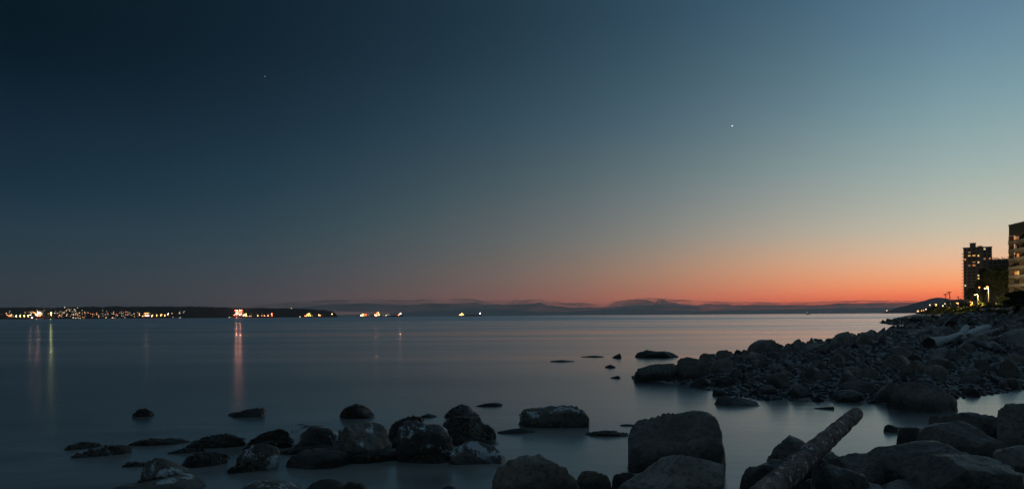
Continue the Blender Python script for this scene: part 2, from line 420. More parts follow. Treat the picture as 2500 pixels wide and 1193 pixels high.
def hash2(ix, iy, seed=0):
    h = np.sin(ix * 127.1 + iy * 311.7 + seed * 74.7) * 43758.5453
    return h - np.floor(h)
def vnoise(x, y, seed=0):
    ix, iy = np.floor(x), np.floor(y); fx, fy = x - ix, y - iy
    fx = fx * fx * (3 - 2 * fx); fy = fy * fy * (3 - 2 * fy)
    a = hash2(ix, iy, seed); b = hash2(ix + 1, iy, seed); c = hash2(ix, iy + 1, seed); d = hash2(ix + 1, iy + 1, seed)
    return (a * (1 - fx) + b * fx) * (1 - fy) + (c * (1 - fx) + d * fx) * fy
WALLPOLY = WALL + [(2600, 1900), (2600, -100), (95, -100), (70, 0)]
def H(x, y):
    x = np.asarray(x, float); y = np.asarray(y, float)
    s1 = sdist(SPIT, x, y); s2 = sdist(FORE, x, y); w = sdist(WALLPOLY, x, y)
    r = np.hypot(x, y)
    nz = vnoise(x * 0.35, y * 0.35, 1) * 0.6 + vnoise(x * 1.1, y * 1.1, 2) * 0.3 + vnoise(x * 3.1, y * 3.1, 3) * 0.1 - 0.5
    z1 = np.where(s1 > 0, 1.95 * (1 - np.exp(-s1 / 15.0)) + 0.006 * np.clip(s1, 0, 60), np.maximum(-1.5, s1 * 0.22))
    # the low reef runs out at tide level
    reef = np.clip((y - 118) / 20, 0, 1) * np.clip((w + 60) / -20 + 0.0, 0, 1)
    z2 = np.where(s2 > 0, 0.32 * (1 - np.exp(-s2 / 1.5)), np.maximum(-1.5, s2 * 0.35))
    z = np.maximum(z1, z2) + nz * np.clip(0.05 + np.maximum(s1, s2) * 0.05, 0.05, 0.30)
    inland = np.clip(w, 0, None)
    t = np.clip(w / 7.0, 0, 1) * np.clip((y - 215) / 40, 0, 1) + np.clip(w / 0.9, 0, 1) * (1 - np.clip((y - 215) / 40, 0, 1))
    top = 2.95 + 0.0026 * np.clip(r - 200, 0, None) + 1.6 * (1 - np.exp(-inland / 25.0)) + 0.02 * np.clip(inland, 0, 200)
    z = z * (1 - t) + np.maximum(top, z) * t
    return z
def H1(x, y): return float(H(np.array([x]), np.array([y]))[0])
def ground_hit(px, py, dmin=8.0, dmax=900.0):
    """where the sight line through a pixel meets the terrain"""
    a, b = ray(px, py)
    d = np.exp(np.linspace(math.log(dmin), math.log(dmax), 1200))
    z = EYE + b * d; h = np.maximum(H(a * d, d), 0.0)
    k = np.argmax(z <= h)
    dd = float(d[k]) if (z <= h).any() else dmax
    return Vector((a * dd, dd, max(H1(a * dd, dd), 0.0)))

def build_terrain():
    az = np.radians(np.concatenate([np.linspace(-80, -6, 60, endpoint=False), np.linspace(-6, 40, 330), np.linspace(41, 88, 24)]))
    r = np.exp(np.linspace(math.log(1.2), math.log(2100), 330))
    A, Rr = np.meshgrid(az, r, indexing='ij')
    X, Y = Rr * np.sin(A), Rr * np.cos(A)
    Z = H(X.ravel(), Y.ravel()).reshape(X.shape)
    na, nr = X.shape
    vs = np.stack([X, Y, Z], -1).reshape(-1, 3)
    idx = np.arange(na * nr).reshape(na, nr)
    q = np.stack([idx[:-1, :-1], idx[:-1, 1:], idx[1:, 1:], idx[1:, :-1]], -1).reshape(-1, 4)
    keep = (vs[q][:, :, 2].max(1) > -0.7)
    q = q[keep][:, ::-1]
    used = np.unique(q); remap = -np.ones(len(vs), int); remap[used] = np.arange(len(used))
    o = link('beach', mesh_from('beach', vs[used].tolist(), remap[q].tolist(), True), M['beach'])
    tag(o, 'dark shingle and rock beach curving away along the right shore', 'beach', kind='structure')
build_terrain()

def build_sea():
    n = 96; rr = [0.5, 3, 10, 30, 100, 300, 1000, 4000, 15000, 60000, 150000]
    vs = [(0, 0, 0)]; fs = []
    for r in rr:
        for k in range(n):
            a = 2 * math.pi * k / n; vs.append((r * math.cos(a), r * math.sin(a), 0))
    for k in range(n): fs.append((0, 1 + k, 1 + (k + 1) % n))
    for i in range(len(rr) - 1):
        for k in range(n):
            k2 = (k + 1) % n
            fs.append((1 + i * n + k, 1 + (i + 1) * n + k, 1 + (i + 1) * n + k2, 1 + i * n + k2))
    o = link('sea', mesh_from('sea', vs, fs), M['water'])
    tag(o, 'calm silky sea reflecting the dusk sky', 'sea', kind='structure')
build_sea()

# promenade ground cover is grass above the sea wall
M['grass'] = plain('rough_grass', (0.035, 0.045, 0.016), 0.95, 0.7, 0.5, spec=0.1)
def build_lawn():
    pts_in = []; pts_out = []
    for (x, y) in WALL:
        pass
    vs = []; fs = []
    W = np.array(WALL); n = len(W)
    tt = np.linspace(0, n - 1, 160)
    wx = np.interp(tt, range(n), W[:, 0]); wy = np.interp(tt, range(n), W[:, 1])
    offs = [-0.4, 1.0, 3, 5, 7.5, 10, 16, 25, 40, 70]
    nx = np.gradient(wy); ny = -np.gradient(wx); ln = np.hypot(nx, ny); nx /= ln; ny /= ln
    for o_ in offs:
        X = wx + nx * o_; Y = wy + ny * o_
        Z = H(X, Y) + 0.10 + 0.05 * vnoise(X, Y, 9)
        vs += list(zip(X.tolist(), Y.tolist(), Z.tolist()))
    m_ = len(tt)
    for j in range(len(offs) - 1):
        for i in range(m_ - 1):
            fs.append((j * m_ + i, (j + 1) * m_ + i, (j + 1) * m_ + i + 1, j * m_ + i + 1))
    o = link('lawn', mesh_from('lawn', vs, fs, True), M['grass'])
    tag(o, 'grass strip along the promenade above the beach', 'grass', kind='structure')
build_lawn()

# ------------------------------------------------------------------ far land, hills, clouds
def forest_mat(name, a, b_, sc):
    return plain(name, a, 0.95, 0.5, sc, spec=0.1)
M['forest'] = plain('far_dark_forest', (0.018, 0.026, 0.018), 0.95, 0.5, 0.01, spec=0.1)
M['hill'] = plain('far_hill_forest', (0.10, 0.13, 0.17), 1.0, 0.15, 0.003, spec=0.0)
M['hill_far'] = plain('distant_hills_hazed', (0.46, 0.47, 0.45), 1.0, 0.15, 0.0006, spec=0.0)  # pale grey puts haze and low cloud into the hills' own colour

def ridge(name, prof, d, depth, mat, label, cat, rough_px=0.8, step_px=1.0, tree_px=1.2, seed=3, kind='structure', back=None):
    """a landform whose crest follows prof [(px, py)...]; slopes to the water in front and behind"""
    xs = np.arange(prof[0][0], prof[-1][0] + 0.1, step_px)
    ys = np.interp(xs, [p[0] for p in prof], [p[1] for p in prof])
    rg = np.random.RandomState(seed)
    jag = rg.uniform(-1, 1, len(xs)) * tree_px * 0.5
    broad = np.interp(xs, np.arange(xs[0], xs[-1] + 12, 9), rg.uniform(-1, 1, len(np.arange(xs[0], xs[-1] + 12, 9)))) * rough_px
    ts = [0.0, 0.03, 0.15, 0.35, 0.6, 0.85, 1.0, 1.25, 1.8]
    hs = [-0.02, 0.05, 0.24, 0.5, 0.77, 0.95, 1.0, 0.7, -0.02]
    vs = []; fs = []
    base = [P(x, 700, d) for x in xs]
    for j, (t, h) in enumerate(zip(ts, hs)):
        for i, x in enumerate(xs):
            dd = d + depth * t
            crest = P(x, ys[i] + broad[i] + jag[i] * (1 if t == 1.0 else 0), d + depth).z
            crest = max(crest, 1.0)
            lx = base[i].x * (dd / d) if True else base[i].x
            z = crest * h + (rg.uniform(-1, 1) * tree_px * d / F * 0.5 if 0.1 < t < 1.5 and h > 0 else 0)
            vs.append((lx, dd, z))
    m_ = len(xs)
    for j in range(len(ts) - 1):
        for i in range(m_ - 1):
            fs.append((j * m_ + i, j * m_ + i + 1, (j + 1) * m_ + i + 1, (j + 1) * m_ + i))
    o = link(name, mesh_from(name, vs, fs, False), mat)
    return tag(o, label, cat, kind=kind)
SHORE_D, SHORE_DEPTH = 5200.0, 900.0
SHORE_PROF = [(-700, 752), (-300, 750), (0, 750.5), (80, 749.5), (130, 751), (160, 749), (230, 748), (252, 750), (256, 748), (280, 747), (300, 748.5), (380, 747.5), (480, 748), (560, 750),
              (600, 751.5), (640, 751), (660, 752), (700, 751.5), (745, 753.5), (790, 756), (810, 759), (818, 763), (823, 770), (828, 776)]
ridge('far_shore', SHORE_PROF, SHORE_D, SHORE_DEPTH, M['forest'], 'dark wooded shore across the bay, low and level', 'shore', 0.5, 1.3, 1.4, 5)
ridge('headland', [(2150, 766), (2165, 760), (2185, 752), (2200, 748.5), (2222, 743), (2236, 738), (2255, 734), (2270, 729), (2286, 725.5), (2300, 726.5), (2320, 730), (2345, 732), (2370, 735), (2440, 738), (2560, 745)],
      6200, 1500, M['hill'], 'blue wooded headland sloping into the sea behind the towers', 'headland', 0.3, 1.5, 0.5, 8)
ridge('coastal_hill', [(2236, 764), (2262, 752), (2285, 747), (2305, 738), (2318, 733), (2345, 729.5), (2352, 731), (2375, 733), (2400, 735), (2500, 738), (2600, 740)],
      1500, 500, M['forest'], 'low dark wooded rise behind the street lamps', 'hill', 0.8, 1.0, 1.6, 12)
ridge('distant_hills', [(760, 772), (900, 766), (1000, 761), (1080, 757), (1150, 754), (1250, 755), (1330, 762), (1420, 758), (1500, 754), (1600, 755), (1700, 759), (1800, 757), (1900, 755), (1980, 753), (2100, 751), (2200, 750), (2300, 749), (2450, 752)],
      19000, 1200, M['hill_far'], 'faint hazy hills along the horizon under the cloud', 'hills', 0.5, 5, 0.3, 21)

def cloud_mat(name, lo, hi):
    m = bpy.data.materials.new(name); m.use_nodes = True; nt = m.node_tree; nt.nodes.clear()
    N, L = nt.nodes.new, nt.links.new
    o = N('ShaderNodeOutputMaterial'); d = N('ShaderNodeBsdfDiffuse'); t = N('ShaderNodeBsdfTranslucent'); mx = N('ShaderNodeMixShader')
    tc = N('ShaderNodeTexCoord'); mp = N('ShaderNodeMapping'); mp.inputs['Scale'].default_value = (0.0011, 0.0011, 0.006); L(tc.outputs['Object'], mp.inputs['Vector'])
    f = noise_n(N, L, mp.outputs[0], 1.0, 5, 0.6)
    c = mixc(N, L, f, (0.86, 0.86, 0.84), (0.95, 0.95, 0.92))
    L(c, d.inputs[0]); L(c, t.inputs[0]); mx.inputs[0].default_value = 0.75
    L(d.outputs[0], mx.inputs[1]); L(t.outputs[0], mx.inputs[2])
    tr = N('ShaderNodeBsdfTransparent'); mt = N('ShaderNodeMixShader')      # thin, patchy vapour lets the glow behind it through
    L(mrange(N, L, f, 0.32, 0.68, lo, hi), mt.inputs[0]); L(tr.outputs[0], mt.inputs[1]); L(mx.outputs[0], mt.inputs[2]); L(mt.outputs[0], o.inputs[0])
    return m
M['cloud'] = cloud_mat('low_evening_cloud', 0.45, 0.85)
M['cloud_mid'] = cloud_mat('broken_evening_cloud', 0.12, 0.72)
M['cloud_thin'] = cloud_mat('thin_evening_cloud', 0.02, 0.42)
def cloud(name, prof_top, prof_bot, d, label, seed, lump=2.0, kind=None, cat='cloud', mat='cloud'):
    """a long lumpy cloud: closed rounded section, crest and base along the sight lines, noise-lumped"""
    x0, x1 = prof_top[0][0], prof_top[-1][0]
    xs = np.arange(x0, x1 + 0.1, 1.6)
    top = np.interp(xs, [p[0] for p in prof_top], [p[1] for p in prof_top])
    bot = np.interp(xs, [p[0] for p in prof_bot], [p[1] for p in prof_bot])
    n = 14; vs = []; fs = []
    for i, x in enumerate(xs):
        endf = min(1.0, (i + 0.5) / 5, (len(xs) - i - 0.5) / 5) ** 0.5
        zt = P(x, top[i], d).z; zb = P(x, bot[i], d).z; zc = (zt + zb) / 2; hh = max((zt - zb) / 2, 8) * endf
        for k in range(n):
            a = 2 * math.pi * k / n
            q = mnoise.noise(Vector((x * 0.11 + seed, k * 0.55, seed * 1.7))) + 0.6 * mnoise.noise(Vector((x * 0.42 + seed, k * 0.9, 4.2))) + 0.35 * mnoise.noise(Vector((x * 0.9 + seed, k * 1.3, 9.2)))
            px_off = q * lump * d / F
            up = math.sin(a); dep = math.cos(a)
            vs.append((P(x, top[i], d).x, d + dep * (hh * 3 + 150) + px_off, zc + up * hh + (px_off * 0.55 if up > 0.1 else 0)))
    m_ = len(xs)
    for i in range(m_ - 1):
        for k in range(n):
            k2 = (k + 1) % n
            fs.append((i * n + k, i * n + k2, (i + 1) * n + k2, (i + 1) * n + k))
    fs.append(tuple(range(n))[::-1]); fs.append(tuple((m_ - 1) * n + k for k in range(n)))
    o = link(name, mesh_from(name, vs, fs, True), M[mat])
    return tag(o, label, cat, kind=kind)
cloud('cloud_bank', [(690, 755), (760, 748), (800, 743), (880, 740), (960, 743), (1000, 744), (1040, 740), (1100, 741), (1160, 738), (1175, 743), (1240, 743), (1290, 742), (1320, 738), (1334, 745), (1400, 751), (1480, 749), (1500, 748),
      (1640, 741), (1700, 746), (1725, 741), (1748, 743), (1770, 743), (1800, 745), (1830, 744), (1900, 744), (1990, 745), (2020, 743), (2050, 740), (2100, 740), (2150, 739), (2230, 739), (2350, 741), (2480, 742)],
      [(690, 757), (1000, 764), (1500, 764), (2480, 758)], 24000, 'long low grey cloud bank lying along the horizon', 3, 2.4, 'stuff')
cloud('cloud', [(1484, 746), (1494, 740), (1504, 735), (1530, 732), (1575, 730.5), (1590, 736), (1603, 737), (1609, 730), (1615, 728), (1622, 732), (1636, 737), (1660, 741), (1700, 745)],
      [(1484, 748), (1520, 755), (1700, 752)], 22500, 'tallest lump of grey cloud, flat topped, rising above the horizon bank', 8, 2.0, None, 'cloud', 'cloud_mid')
cloud('cloud', [(1366, 742), (1390, 739), (1410, 737.5), (1430, 739), (1452, 741.5)], [(1366, 743), (1400, 744), (1452, 742.5)], 22800, 'thin floating streak of grey cloud above the bank, mid horizon', 15, 0.35, None, 'cloud', 'cloud_thin')

cloud('cloud_veil', [(620, 746), (700, 738), (780, 733), (900, 730), (1000, 733), (1060, 730), (1150, 728), (1180, 733), (1320, 731), (1400, 741), (1480, 742), (1560, 726), (1640, 730), (1720, 735), (1900, 738), (2100, 733), (2300, 735), (2480, 737)],
      [(620, 754), (1000, 758), (1500, 758), (2480, 754)], 26500, 'thin torn veil of cloud above the horizon bank', 31, 3.2, 'stuff', 'cloud', 'cloud_thin')
# ------------------------------------------------------------------ stars
star_m = emit('starlight', (0.85, 0.93, 1.0), 2.2, False)
def star(px, py, r_px, label):
    d = 60000.0; p = P(px, py, d)
    v, f = ico(2)
    o = link('star', mesh_from('star', (v * r_px * d / F).tolist(), f), star_m, loc=p)
    tag(o, label, 'star', 'stars in the dusk sky')
star(1787.5, 307.5, 1.15, 'bright white star high in the pale right half of the sky')
star(647, 187, 0.5, 'faint small star in the dark left half of the sky')

# ------------------------------------------------------------------ boulders
HERO_POS = []
WEED_AT = []
def shaped(sub, seed, n=2.8, cuts=8, cut_d=(0.52, 0.86), amp=0.12, fine=0.045, fine_f=5.0, hard=0.9):
    """unit boulder: rounded box, planar breaks, noise"""
    rg = random.Random(seed)
    v, f = ico(sub); v = v.copy()
    v = v / (np.abs(v) ** n).sum(1, keepdims=True) ** (1.0 / n)
    for _ in range(cuts):
        a = rg.uniform(0, 2 * math.pi); zz = rg.uniform(-0.1, 0.95)
        nn = np.array([math.sqrt(max(0, 1 - zz * zz)) * math.cos(a), math.sqrt(max(0, 1 - zz * zz)) * math.sin(a), zz])
        d = rg.uniform(*cut_d) * (1 + 0.25 * abs(zz) * 0)
        ex = np.clip(v @ nn - d, 0, None)
        v -= hard * ex[:, None] * nn
    o = Vector((rg.uniform(-50, 50), rg.uniform(-50, 50), rg.uniform(-50, 50)))
    disp = np.empty(len(v))
    for i, p in enumerate(v):
        q = Vector(p)
        disp[i] = amp * mnoise.noise(q * 1.6 + o) + amp * 0.5 * mnoise.noise(q * 3.3 + o) + fine * mnoise.noise(q * fine_f * 1.7 + o) + fine * 0.6 * mnoise.noise(q * fine_f * 4 + o) - amp * 0.25 * max(0.0, 0.35 - abs(mnoise.noise(q * 2.1 - o))) 
    v = v * (1 + disp)[:, None]
    v /= np.array([np.abs(v[:, 0]).max(), np.abs(v[:, 1]).max(), v[:, 2].max()])
    return v, f
def smooth_mesh(name, v, f):
    return mesh_from(name, v.tolist(), f, True)
hero_n = [0]
def boulder(label, x0, x1, prof, ybase, mat='rock', depth=0.8, sub=4, n=2.8, z0=None, group='boulders lying along the shore', name='boulder', cat='boulder', weed=0, seed=None, amp=0.085, cuts=7, fine=0.022, sink=0.35, hard=0.9):
    hero_n[0] += 1
    seed = seed or hero_n[0] * 13 + 5
    if isinstance(prof, (int, float)):
        t = prof; xm = (x0 + x1) / 2; h = ybase - t
        prof = [(x0, t + h * 0.62), (x0 + (x1 - x0) * .12, t + h * .28), (x0 + (x1 - x0) * .32, t + h * 0.05), (xm, t), (x0 + (x1 - x0) * .7, t + h * .06), (x0 + (x1 - x0) * .88, t + h * .3), (x1, t + h * .65)]
    xm = (x0 + x1) / 2
    if z0 is None:
        p = on_level(xm, ybase, 0.0); g = max(0.0, H1(p.x, p.y))
        if g > 0.02:
            p = ground_hit(xm, ybase)
    else: p = on_level(xm, ybase, z0)
    zb = p.z; d = p.y
    half = (x1 - x0) / 2 / F * d
    dep = half * depth
    dc = d + dep * 0.75
    half = (x1 - x0) / 2 / F * dc; dep = half * depth
    a_, _ = ray(xm, ybase)
    loc = Vector((a_ * dc, dc, zb))
    us = [(q[0] - xm) / ((x1 - x0) / 2) for q in prof]
    hs = [max(P(q[0], q[1], dc - dep * 0.15).z - zb, 0.01) for q in prof]
    v, f = shaped(sub, seed, n, cuts, amp=amp, fine=fine, hard=hard)
    u = np.clip(v[:, 0], -1, 1)
    hh = np.interp(u, us, hs)
    # soften the silhouette polyline
    hh = (hh + np.interp(np.clip(u - 0.06, -1, 1), us, hs) + np.interp(np.clip(u + 0.06, -1, 1), us, hs)) / 3
    # divide out the unit shape's own crest line
    bins = np.linspace(-1, 1, 41); crest = np.zeros(41)
    for k in range(41):
        msk = np.abs(v[:, 0] - bins[k]) < 0.07
        crest[k] = v[msk, 2].max() if msk.any() else 0.1
    e = np.maximum(np.interp(u, bins, crest), 0.22)
    z = np.where(v[:, 2] > 0, v[:, 2] * hh / e, v[:, 2] * max(hs) * sink)
    w = np.stack([v[:, 0] * half * 1.06, v[:, 1] * dep, z], 1)
    az = math.atan2(loc.x, loc.y)
    o = link(name, smooth_mesh(name, w, f), M[mat], loc=loc, rz=-az)
    tag(o, label, cat, group)
    HERO_POS.append((loc.x, loc.y, half))
    if weed: seaweed(o, w, f, weed, seed)
    return o
def seaweed(o, w, f, count, seed):
    rg = random.Random(seed + 1); mb = MB()
    fa = [t for t in f]
    for _ in range(count):
        t = fa[rg.randrange(len(fa))]
        a, b, c = (Vector(w[i]) for i in t)
        p = (a + b + c) / 3; nn = (b - a).cross(c - a)
        if nn.length < 1e-9: continue
        nn.normalize()
        if p.z < 0.02: continue
        down = Vector((rg.uniform(-.5, .5), rg.uniform(-.5, .5), -1)); down = (down - nn * down.dot(nn))
        if down.length < 1e-6: continue
        down.normalize(); side = nn.cross(down)
        L_ = rg.uniform(0.04, 0.11); W_ = rg.uniform(0.010, 0.022)
        q0 = p + nn * 0.005; q1 = p + down * L_ * 0.5 + nn * rg.uniform(0.008, 0.022); q2 = p + down * L_ + nn * rg.uniform(0.0, 0.015)
        mb.add([q0 - side * W_, q0 + side * W_, q1 + side * W_ * 1.3, q1 - side * W_ * 1.3, q2], [(0, 1, 2, 3), (3, 2, 4)])
    k = mb.build('seaweed', M['weed'], o); k['kind'] = 'stuff'

G1 = 'boulders standing in the near shallows'
G2 = 'boulders of the near right shore'
G3 = 'boulders of the rocky spit'
G4 = 'low rocks awash offshore'
B = boulder
# --- left, in the water
B('small round weed-dark rock standing alone farthest left offshore', 322, 374, [(322, 1012), (335, 1001), (345, 996.5), (358, 998), (374, 1011)], 1017, 'rock_weed', group=G1, weed=160)
B('flat-topped dark rock just below the red streak of ship light', 560, 665, [(560, 1010), (585, 1005), (605, 998), (640, 996.5), (656, 997), (663, 1003), (665, 1010)], 1018, 'rock_weed', group=G1, weed=120)
B('long low weedy ledge barely above the water, left of the weed mound', 317, 456, [(317, 1082), (345, 1073), (365, 1071), (400, 1074), (425, 1074), (456, 1084)], 1086, 'rock_weed', 0.5, group=G1, weed=260)
B('flat brown weed mound left of the clustered boulders', 469, 603, [(469, 1083), (500, 1071), (540, 1062), (565, 1060), (590, 1066), (603, 1076)], 1091, 'rock_weed', 0.6, group=G1, weed=420)
B('low knobbly rock with two pale patches, farthest left of the near rocks', 190, 325, [(190, 1104), (205, 1093), (222, 1090), (235, 1094), (262, 1088), (290, 1087), (310, 1095), (325, 1105)], 1113, 'rock_patch', 0.6, group=G1, weed=200)
B('dark oval rock with one pale spot, between two left patched rocks', 449, 566, [(449, 1122), (465, 1108), (490, 1103), (520, 1101), (545, 1110), (566, 1122)], 1137, 'rock_weed', group=G1, weed=200)
B('dome boulder with a big pale crust patch, left end of the cluster', 579, 704, [(579, 1117), (595, 1098), (620, 1084), (642, 1082), (670, 1090), (692, 1103), (704, 1120)], 1149, 'rock_patch_much', group=G1, seed=31)
B('heavily white-crusted boulder low on the left, sloping to the right', 335, 466, [(335, 1160), (348, 1137), (365, 1120), (385, 1115), (405, 1119), (425, 1129), (450, 1145), (466, 1166)], 1180, 'rock_patch_much', group=G1, sub=5)
B('white-flecked boulder cut by the bottom edge, left of the frame', 265, 505, [(265, 1198), (330, 1188), (385, 1182), (410, 1175), (440, 1174), (470, 1181), (505, 1198)], 1222, 'rock_patch', group=G1)
B('crusted boulder at bottom edge beneath the dome boulder', 575, 735, [(575, 1194), (600, 1180), (635, 1173), (670, 1174), (705, 1184), (735, 1197)], 1222, 'rock_patch', group=G1)
B('thin weedy ledge touching the white-crusted boulder on its left', 300, 358, [(300, 1134), (325, 1128), (345, 1130), (358, 1134)], 1138, 'rock_weed', 0.5, group=G1, weed=80)
B('faint flat ledge at far left, almost under water', 150, 240, [(150, 1092), (180, 1082), (210, 1080), (240, 1090)], 1095, 'rock_weed', 0.5, group=G1, weed=120)
B('narrow weedy ledge above the oval rock', 414, 500, [(414, 1101), (440, 1095), (470, 1093), (500, 1102)], 1105, 'rock_weed', 0.5, group=G1, weed=100)
B('round rock shaggy with brown weed, alone behind the cluster', 832, 910, [(832, 1010), (842, 995), (855, 988), (872, 986), (890, 992), (902, 1003), (910, 1013)], 1021, 'rock_weed', 0.9, group=G1, weed=420)
B('weed-draped dark boulder at the back left of the cluster', 610, 725, [(610, 1078), (630, 1062), (650, 1052), (680, 1046), (710, 1046), (725, 1060)], 1086, 'rock_weed', group=G1, weed=320)
B('broad boulder with several pale crust patches, left centre of cluster', 697, 842, [(697, 1078), (704, 1056), (722, 1041), (760, 1036), (795, 1040), (822, 1056), (842, 1082)], 1094, 'rock_patch_much', group=G1, sub=5, seed=77)
B('square-shouldered boulder crusted along its top, centre of cluster', 810, 952, [(810, 1048), (828, 1037), (868, 1031), (905, 1033), (930, 1041), (946, 1056), (952, 1085)], 1124, 'rock_patch', group=G1, sub=5, n=3.6)
B('flat brown slab lying in front of the cluster', 703, 865, [(703, 1112), (725, 1099), (770, 1093), (820, 1094), (850, 1102), (865, 1114)], 1141, 'rock_brown', group=G1, sub=5, seed=12)
B('large smooth boulder with two humps, right of the cluster', 968, 1110, [(968, 1056), (978, 1036), (1000, 1024), (1018, 1024), (1040, 1034), (1070, 1033), (1092, 1046), (1110, 1075)], 1124, 'rock_patch', group=G1, sub=5, seed=45)
B('dark weedy boulder behind the two-humped one', 943, 1046, [(943, 1052), (965, 1032), (990, 1019), (1015, 1016), (1035, 1022), (1046, 1035)], 1076, 'rock_weed', group=G1, weed=300)
B('big dark red-brown weedy boulder at right end of the cluster', 1055, 1216, [(1055, 1036), (1085, 1023), (1120, 1018), (1160, 1020), (1192, 1031), (1210, 1048), (1216, 1066)], 1082, 'rock_weed', 0.7, group=G1, sub=5, weed=650)
B('pointed weedy rock behind the big red-brown boulder', 1083, 1168, [(1083, 1009), (1103, 995), (1120, 988), (1140, 992), (1152, 1004), (1168, 1015)], 1019, 'rock_weed', group=G1, weed=260)
B('thin flat rock just breaking the water, right of the pointed weedy rock', 1164, 1228, [(1164, 989), (1185, 984), (1208, 982), (1228, 986)], 991, 'reef', 0.4, group=G4)
B('tiny flat rock between the round shaggy rock and the pointed one', 1024, 1066, [(1024, 1015), (1045, 1009), (1066, 1015)], 1018, 'rock_weed', 0.6, group=G4, sub=3)
B('low wedge boulder with bright pale patches, apart at right of the cluster', 1098, 1249, [(1098, 1108), (1118, 1089), (1148, 1075), (1172, 1076), (1205, 1091), (1232, 1103), (1249, 1112)], 1132, 'rock_patch_much', group=G1, sub=5, seed=91)
B('smooth dark boulder peeking over the bottom edge, left of centre', 730, 856, [(730, 1196), (768, 1176), (803, 1167), (825, 1172), (856, 1196)], 1225, 'rock_dark', group=G1)
B('small brown boulder at bottom edge beside the smooth dark one', 832, 908, [(832, 1180), (850, 1175), (885, 1175), (908, 1190)], 1222, 'rock_brown', group=G1)
B('tip of a rock at the bottom edge, centre left', 1076, 1120, [(1076, 1192), (1096, 1186), (1120, 1192)], 1215, 'rock_brown', group=G1, sub=3)
B('long pale-flecked boulder alone in mid water, square at its right end', 1243, 1434, [(1243, 1023), (1260, 1006), (1280, 997), (1320, 994), (1350, 990), (1380, 987), (1405, 987), (1419, 994), (1425, 1008), (1434, 1019)], 1042, 'rock_patch', 0.5, group=G1, sub=5, seed=23, fine=0.06)
B('flat ledge awash left of the long lone boulder, in front', 1216, 1305, [(1216, 1053), (1250, 1046), (1275, 1044), (1305, 1052)], 1057, 'reef', 0.4, group=G4)
B('weedy ledge awash left of the tallest boulder', 1428, 1538, [(1428, 1059), (1465, 1053), (1490, 1051), (1538, 1060)], 1064, 'reef', 0.35, group=G4, weed=120)
B('sliver of ledge awash touching the tallest boulder', 1508, 1556, [(1508, 1037), (1530, 1034), (1556, 1036)], 1039, 'reef', 0.35, group=G4, sub=3)
for (x0, x1, yt, yb, lab) in [(600, 720, 1076, 1096, 'low weedy ledge joining the back left of the boulder cluster'), (690, 860, 1086, 1104, 'dark weedy ledge under the middle of the boulder cluster'), (850, 985, 1096, 1128, 'black wet ledge at the foot of the square-shouldered boulder'),
        (930, 1010, 1070, 1092, 'weedy ledge between the cluster and the two-humped boulder'), (985, 1115, 1104, 1130, 'black wet ledge at the foot of the two-humped boulder'), (1070, 1205, 1064, 1088, 'black wet ledge at the foot of the red-brown boulder'),
        (560, 640, 1130, 1152, 'low wet ledge left of the dome boulder foot'), (330, 420, 1166, 1188, 'dark wet ledge at the foot of the white-crusted boulder')]:
    B(lab, x0, x1, yt, yb, 'rock_weed', 0.5, 4, group=G1, weed=140)
# --- near right shore
B('tallest near boulder, upright grey block in centre right foreground', 1537, 1767, [(1537, 1052), (1546, 1042), (1562, 1033), (1600, 1028), (1645, 1018), (1680, 1007), (1702, 1005), (1726, 1008), (1748, 1020), (1757, 1040), (1762, 1075), (1767, 1110)], 1158, 'rock', 0.75, 5, 3.6, group=G2, seed=53, amp=0.06, cuts=5)
B('rounded rock peeping over the tallest boulder from behind', 1594, 1658, [(1594, 1030), (1606, 1014), (1624, 1007), (1642, 1003), (1650, 1007), (1658, 1016)], 1080, 'rock_dark', group=G2)
B('broad smooth boulder in the foreground below the tallest one', 1476, 1818, [(1476, 1200), (1500, 1188), (1564, 1153), (1600, 1128), (1633, 1111), (1666, 1106), (1725, 1114), (1775, 1124), (1800, 1145), (1818, 1175)], 1262, 'rock', 0.7, 5, group=G2, seed=64, amp=0.06)
B('dark brown steep boulder at bottom centre, pale crease on its right', 1198, 1440, [(1198, 1198), (1212, 1142), (1248, 1117), (1287, 1106), (1313, 1108), (1372, 1112), (1412, 1146), (1440, 1190)], 1240, 'rock_brown', 0.8, 5, 3.2, group=G2, seed=71, fine=0.05)
B('low brown boulder wedged right of the steep dark one', 1408, 1500, [(1408, 1156), (1430, 1149), (1465, 1149), (1485, 1155), (1500, 1172)], 1228, 'rock_brown', group=G2)
B('small dark rock tucked under the broad smooth boulder', 1493, 1556, [(1493, 1170), (1505, 1156), (1525, 1152), (1545, 1156), (1556, 1170)], 1215, 'rock_dark', group=G2)
B('peaked dark boulder carrying the bark log', 1844, 2072, [(1844, 1114), (1868, 1089), (1905, 1065), (1926, 1056), (1945, 1063), (1962, 1072), (1985, 1077), (2030, 1100), (2072, 1116)], 1168, 'rock', 0.7, 5, group=G2, seed=82)
B('black low boulder left of the log at the bottom', 1796, 1990, [(1796, 1156), (1820, 1140), (1852, 1122), (1885, 1119), (1950, 1122), (1990, 1142)], 1245, 'rock_dark', 0.8, 5, group=G2)
B('flat-faced boulder just right of the log', 2018, 2152, [(2018, 1128), (2065, 1113), (2110, 1106), (2136, 1109), (2152, 1132)], 1192, 'rock', 0.7, group=G2)
B('dark boulder right of the log near the bottom edge', 1982, 2140, [(1982, 1152), (2005, 1137), (2040, 1139), (2100, 1147), (2140, 1162)], 1232, 'rock_dark', group=G2)
B('pale grey flat stone at bottom edge right of the log', 1935, 2160, [(1935, 1194), (1990, 1187), (2050, 1182), (2110, 1180), (2140, 1184), (2160, 1196)], 1240, 'rock_pale', group=G2)
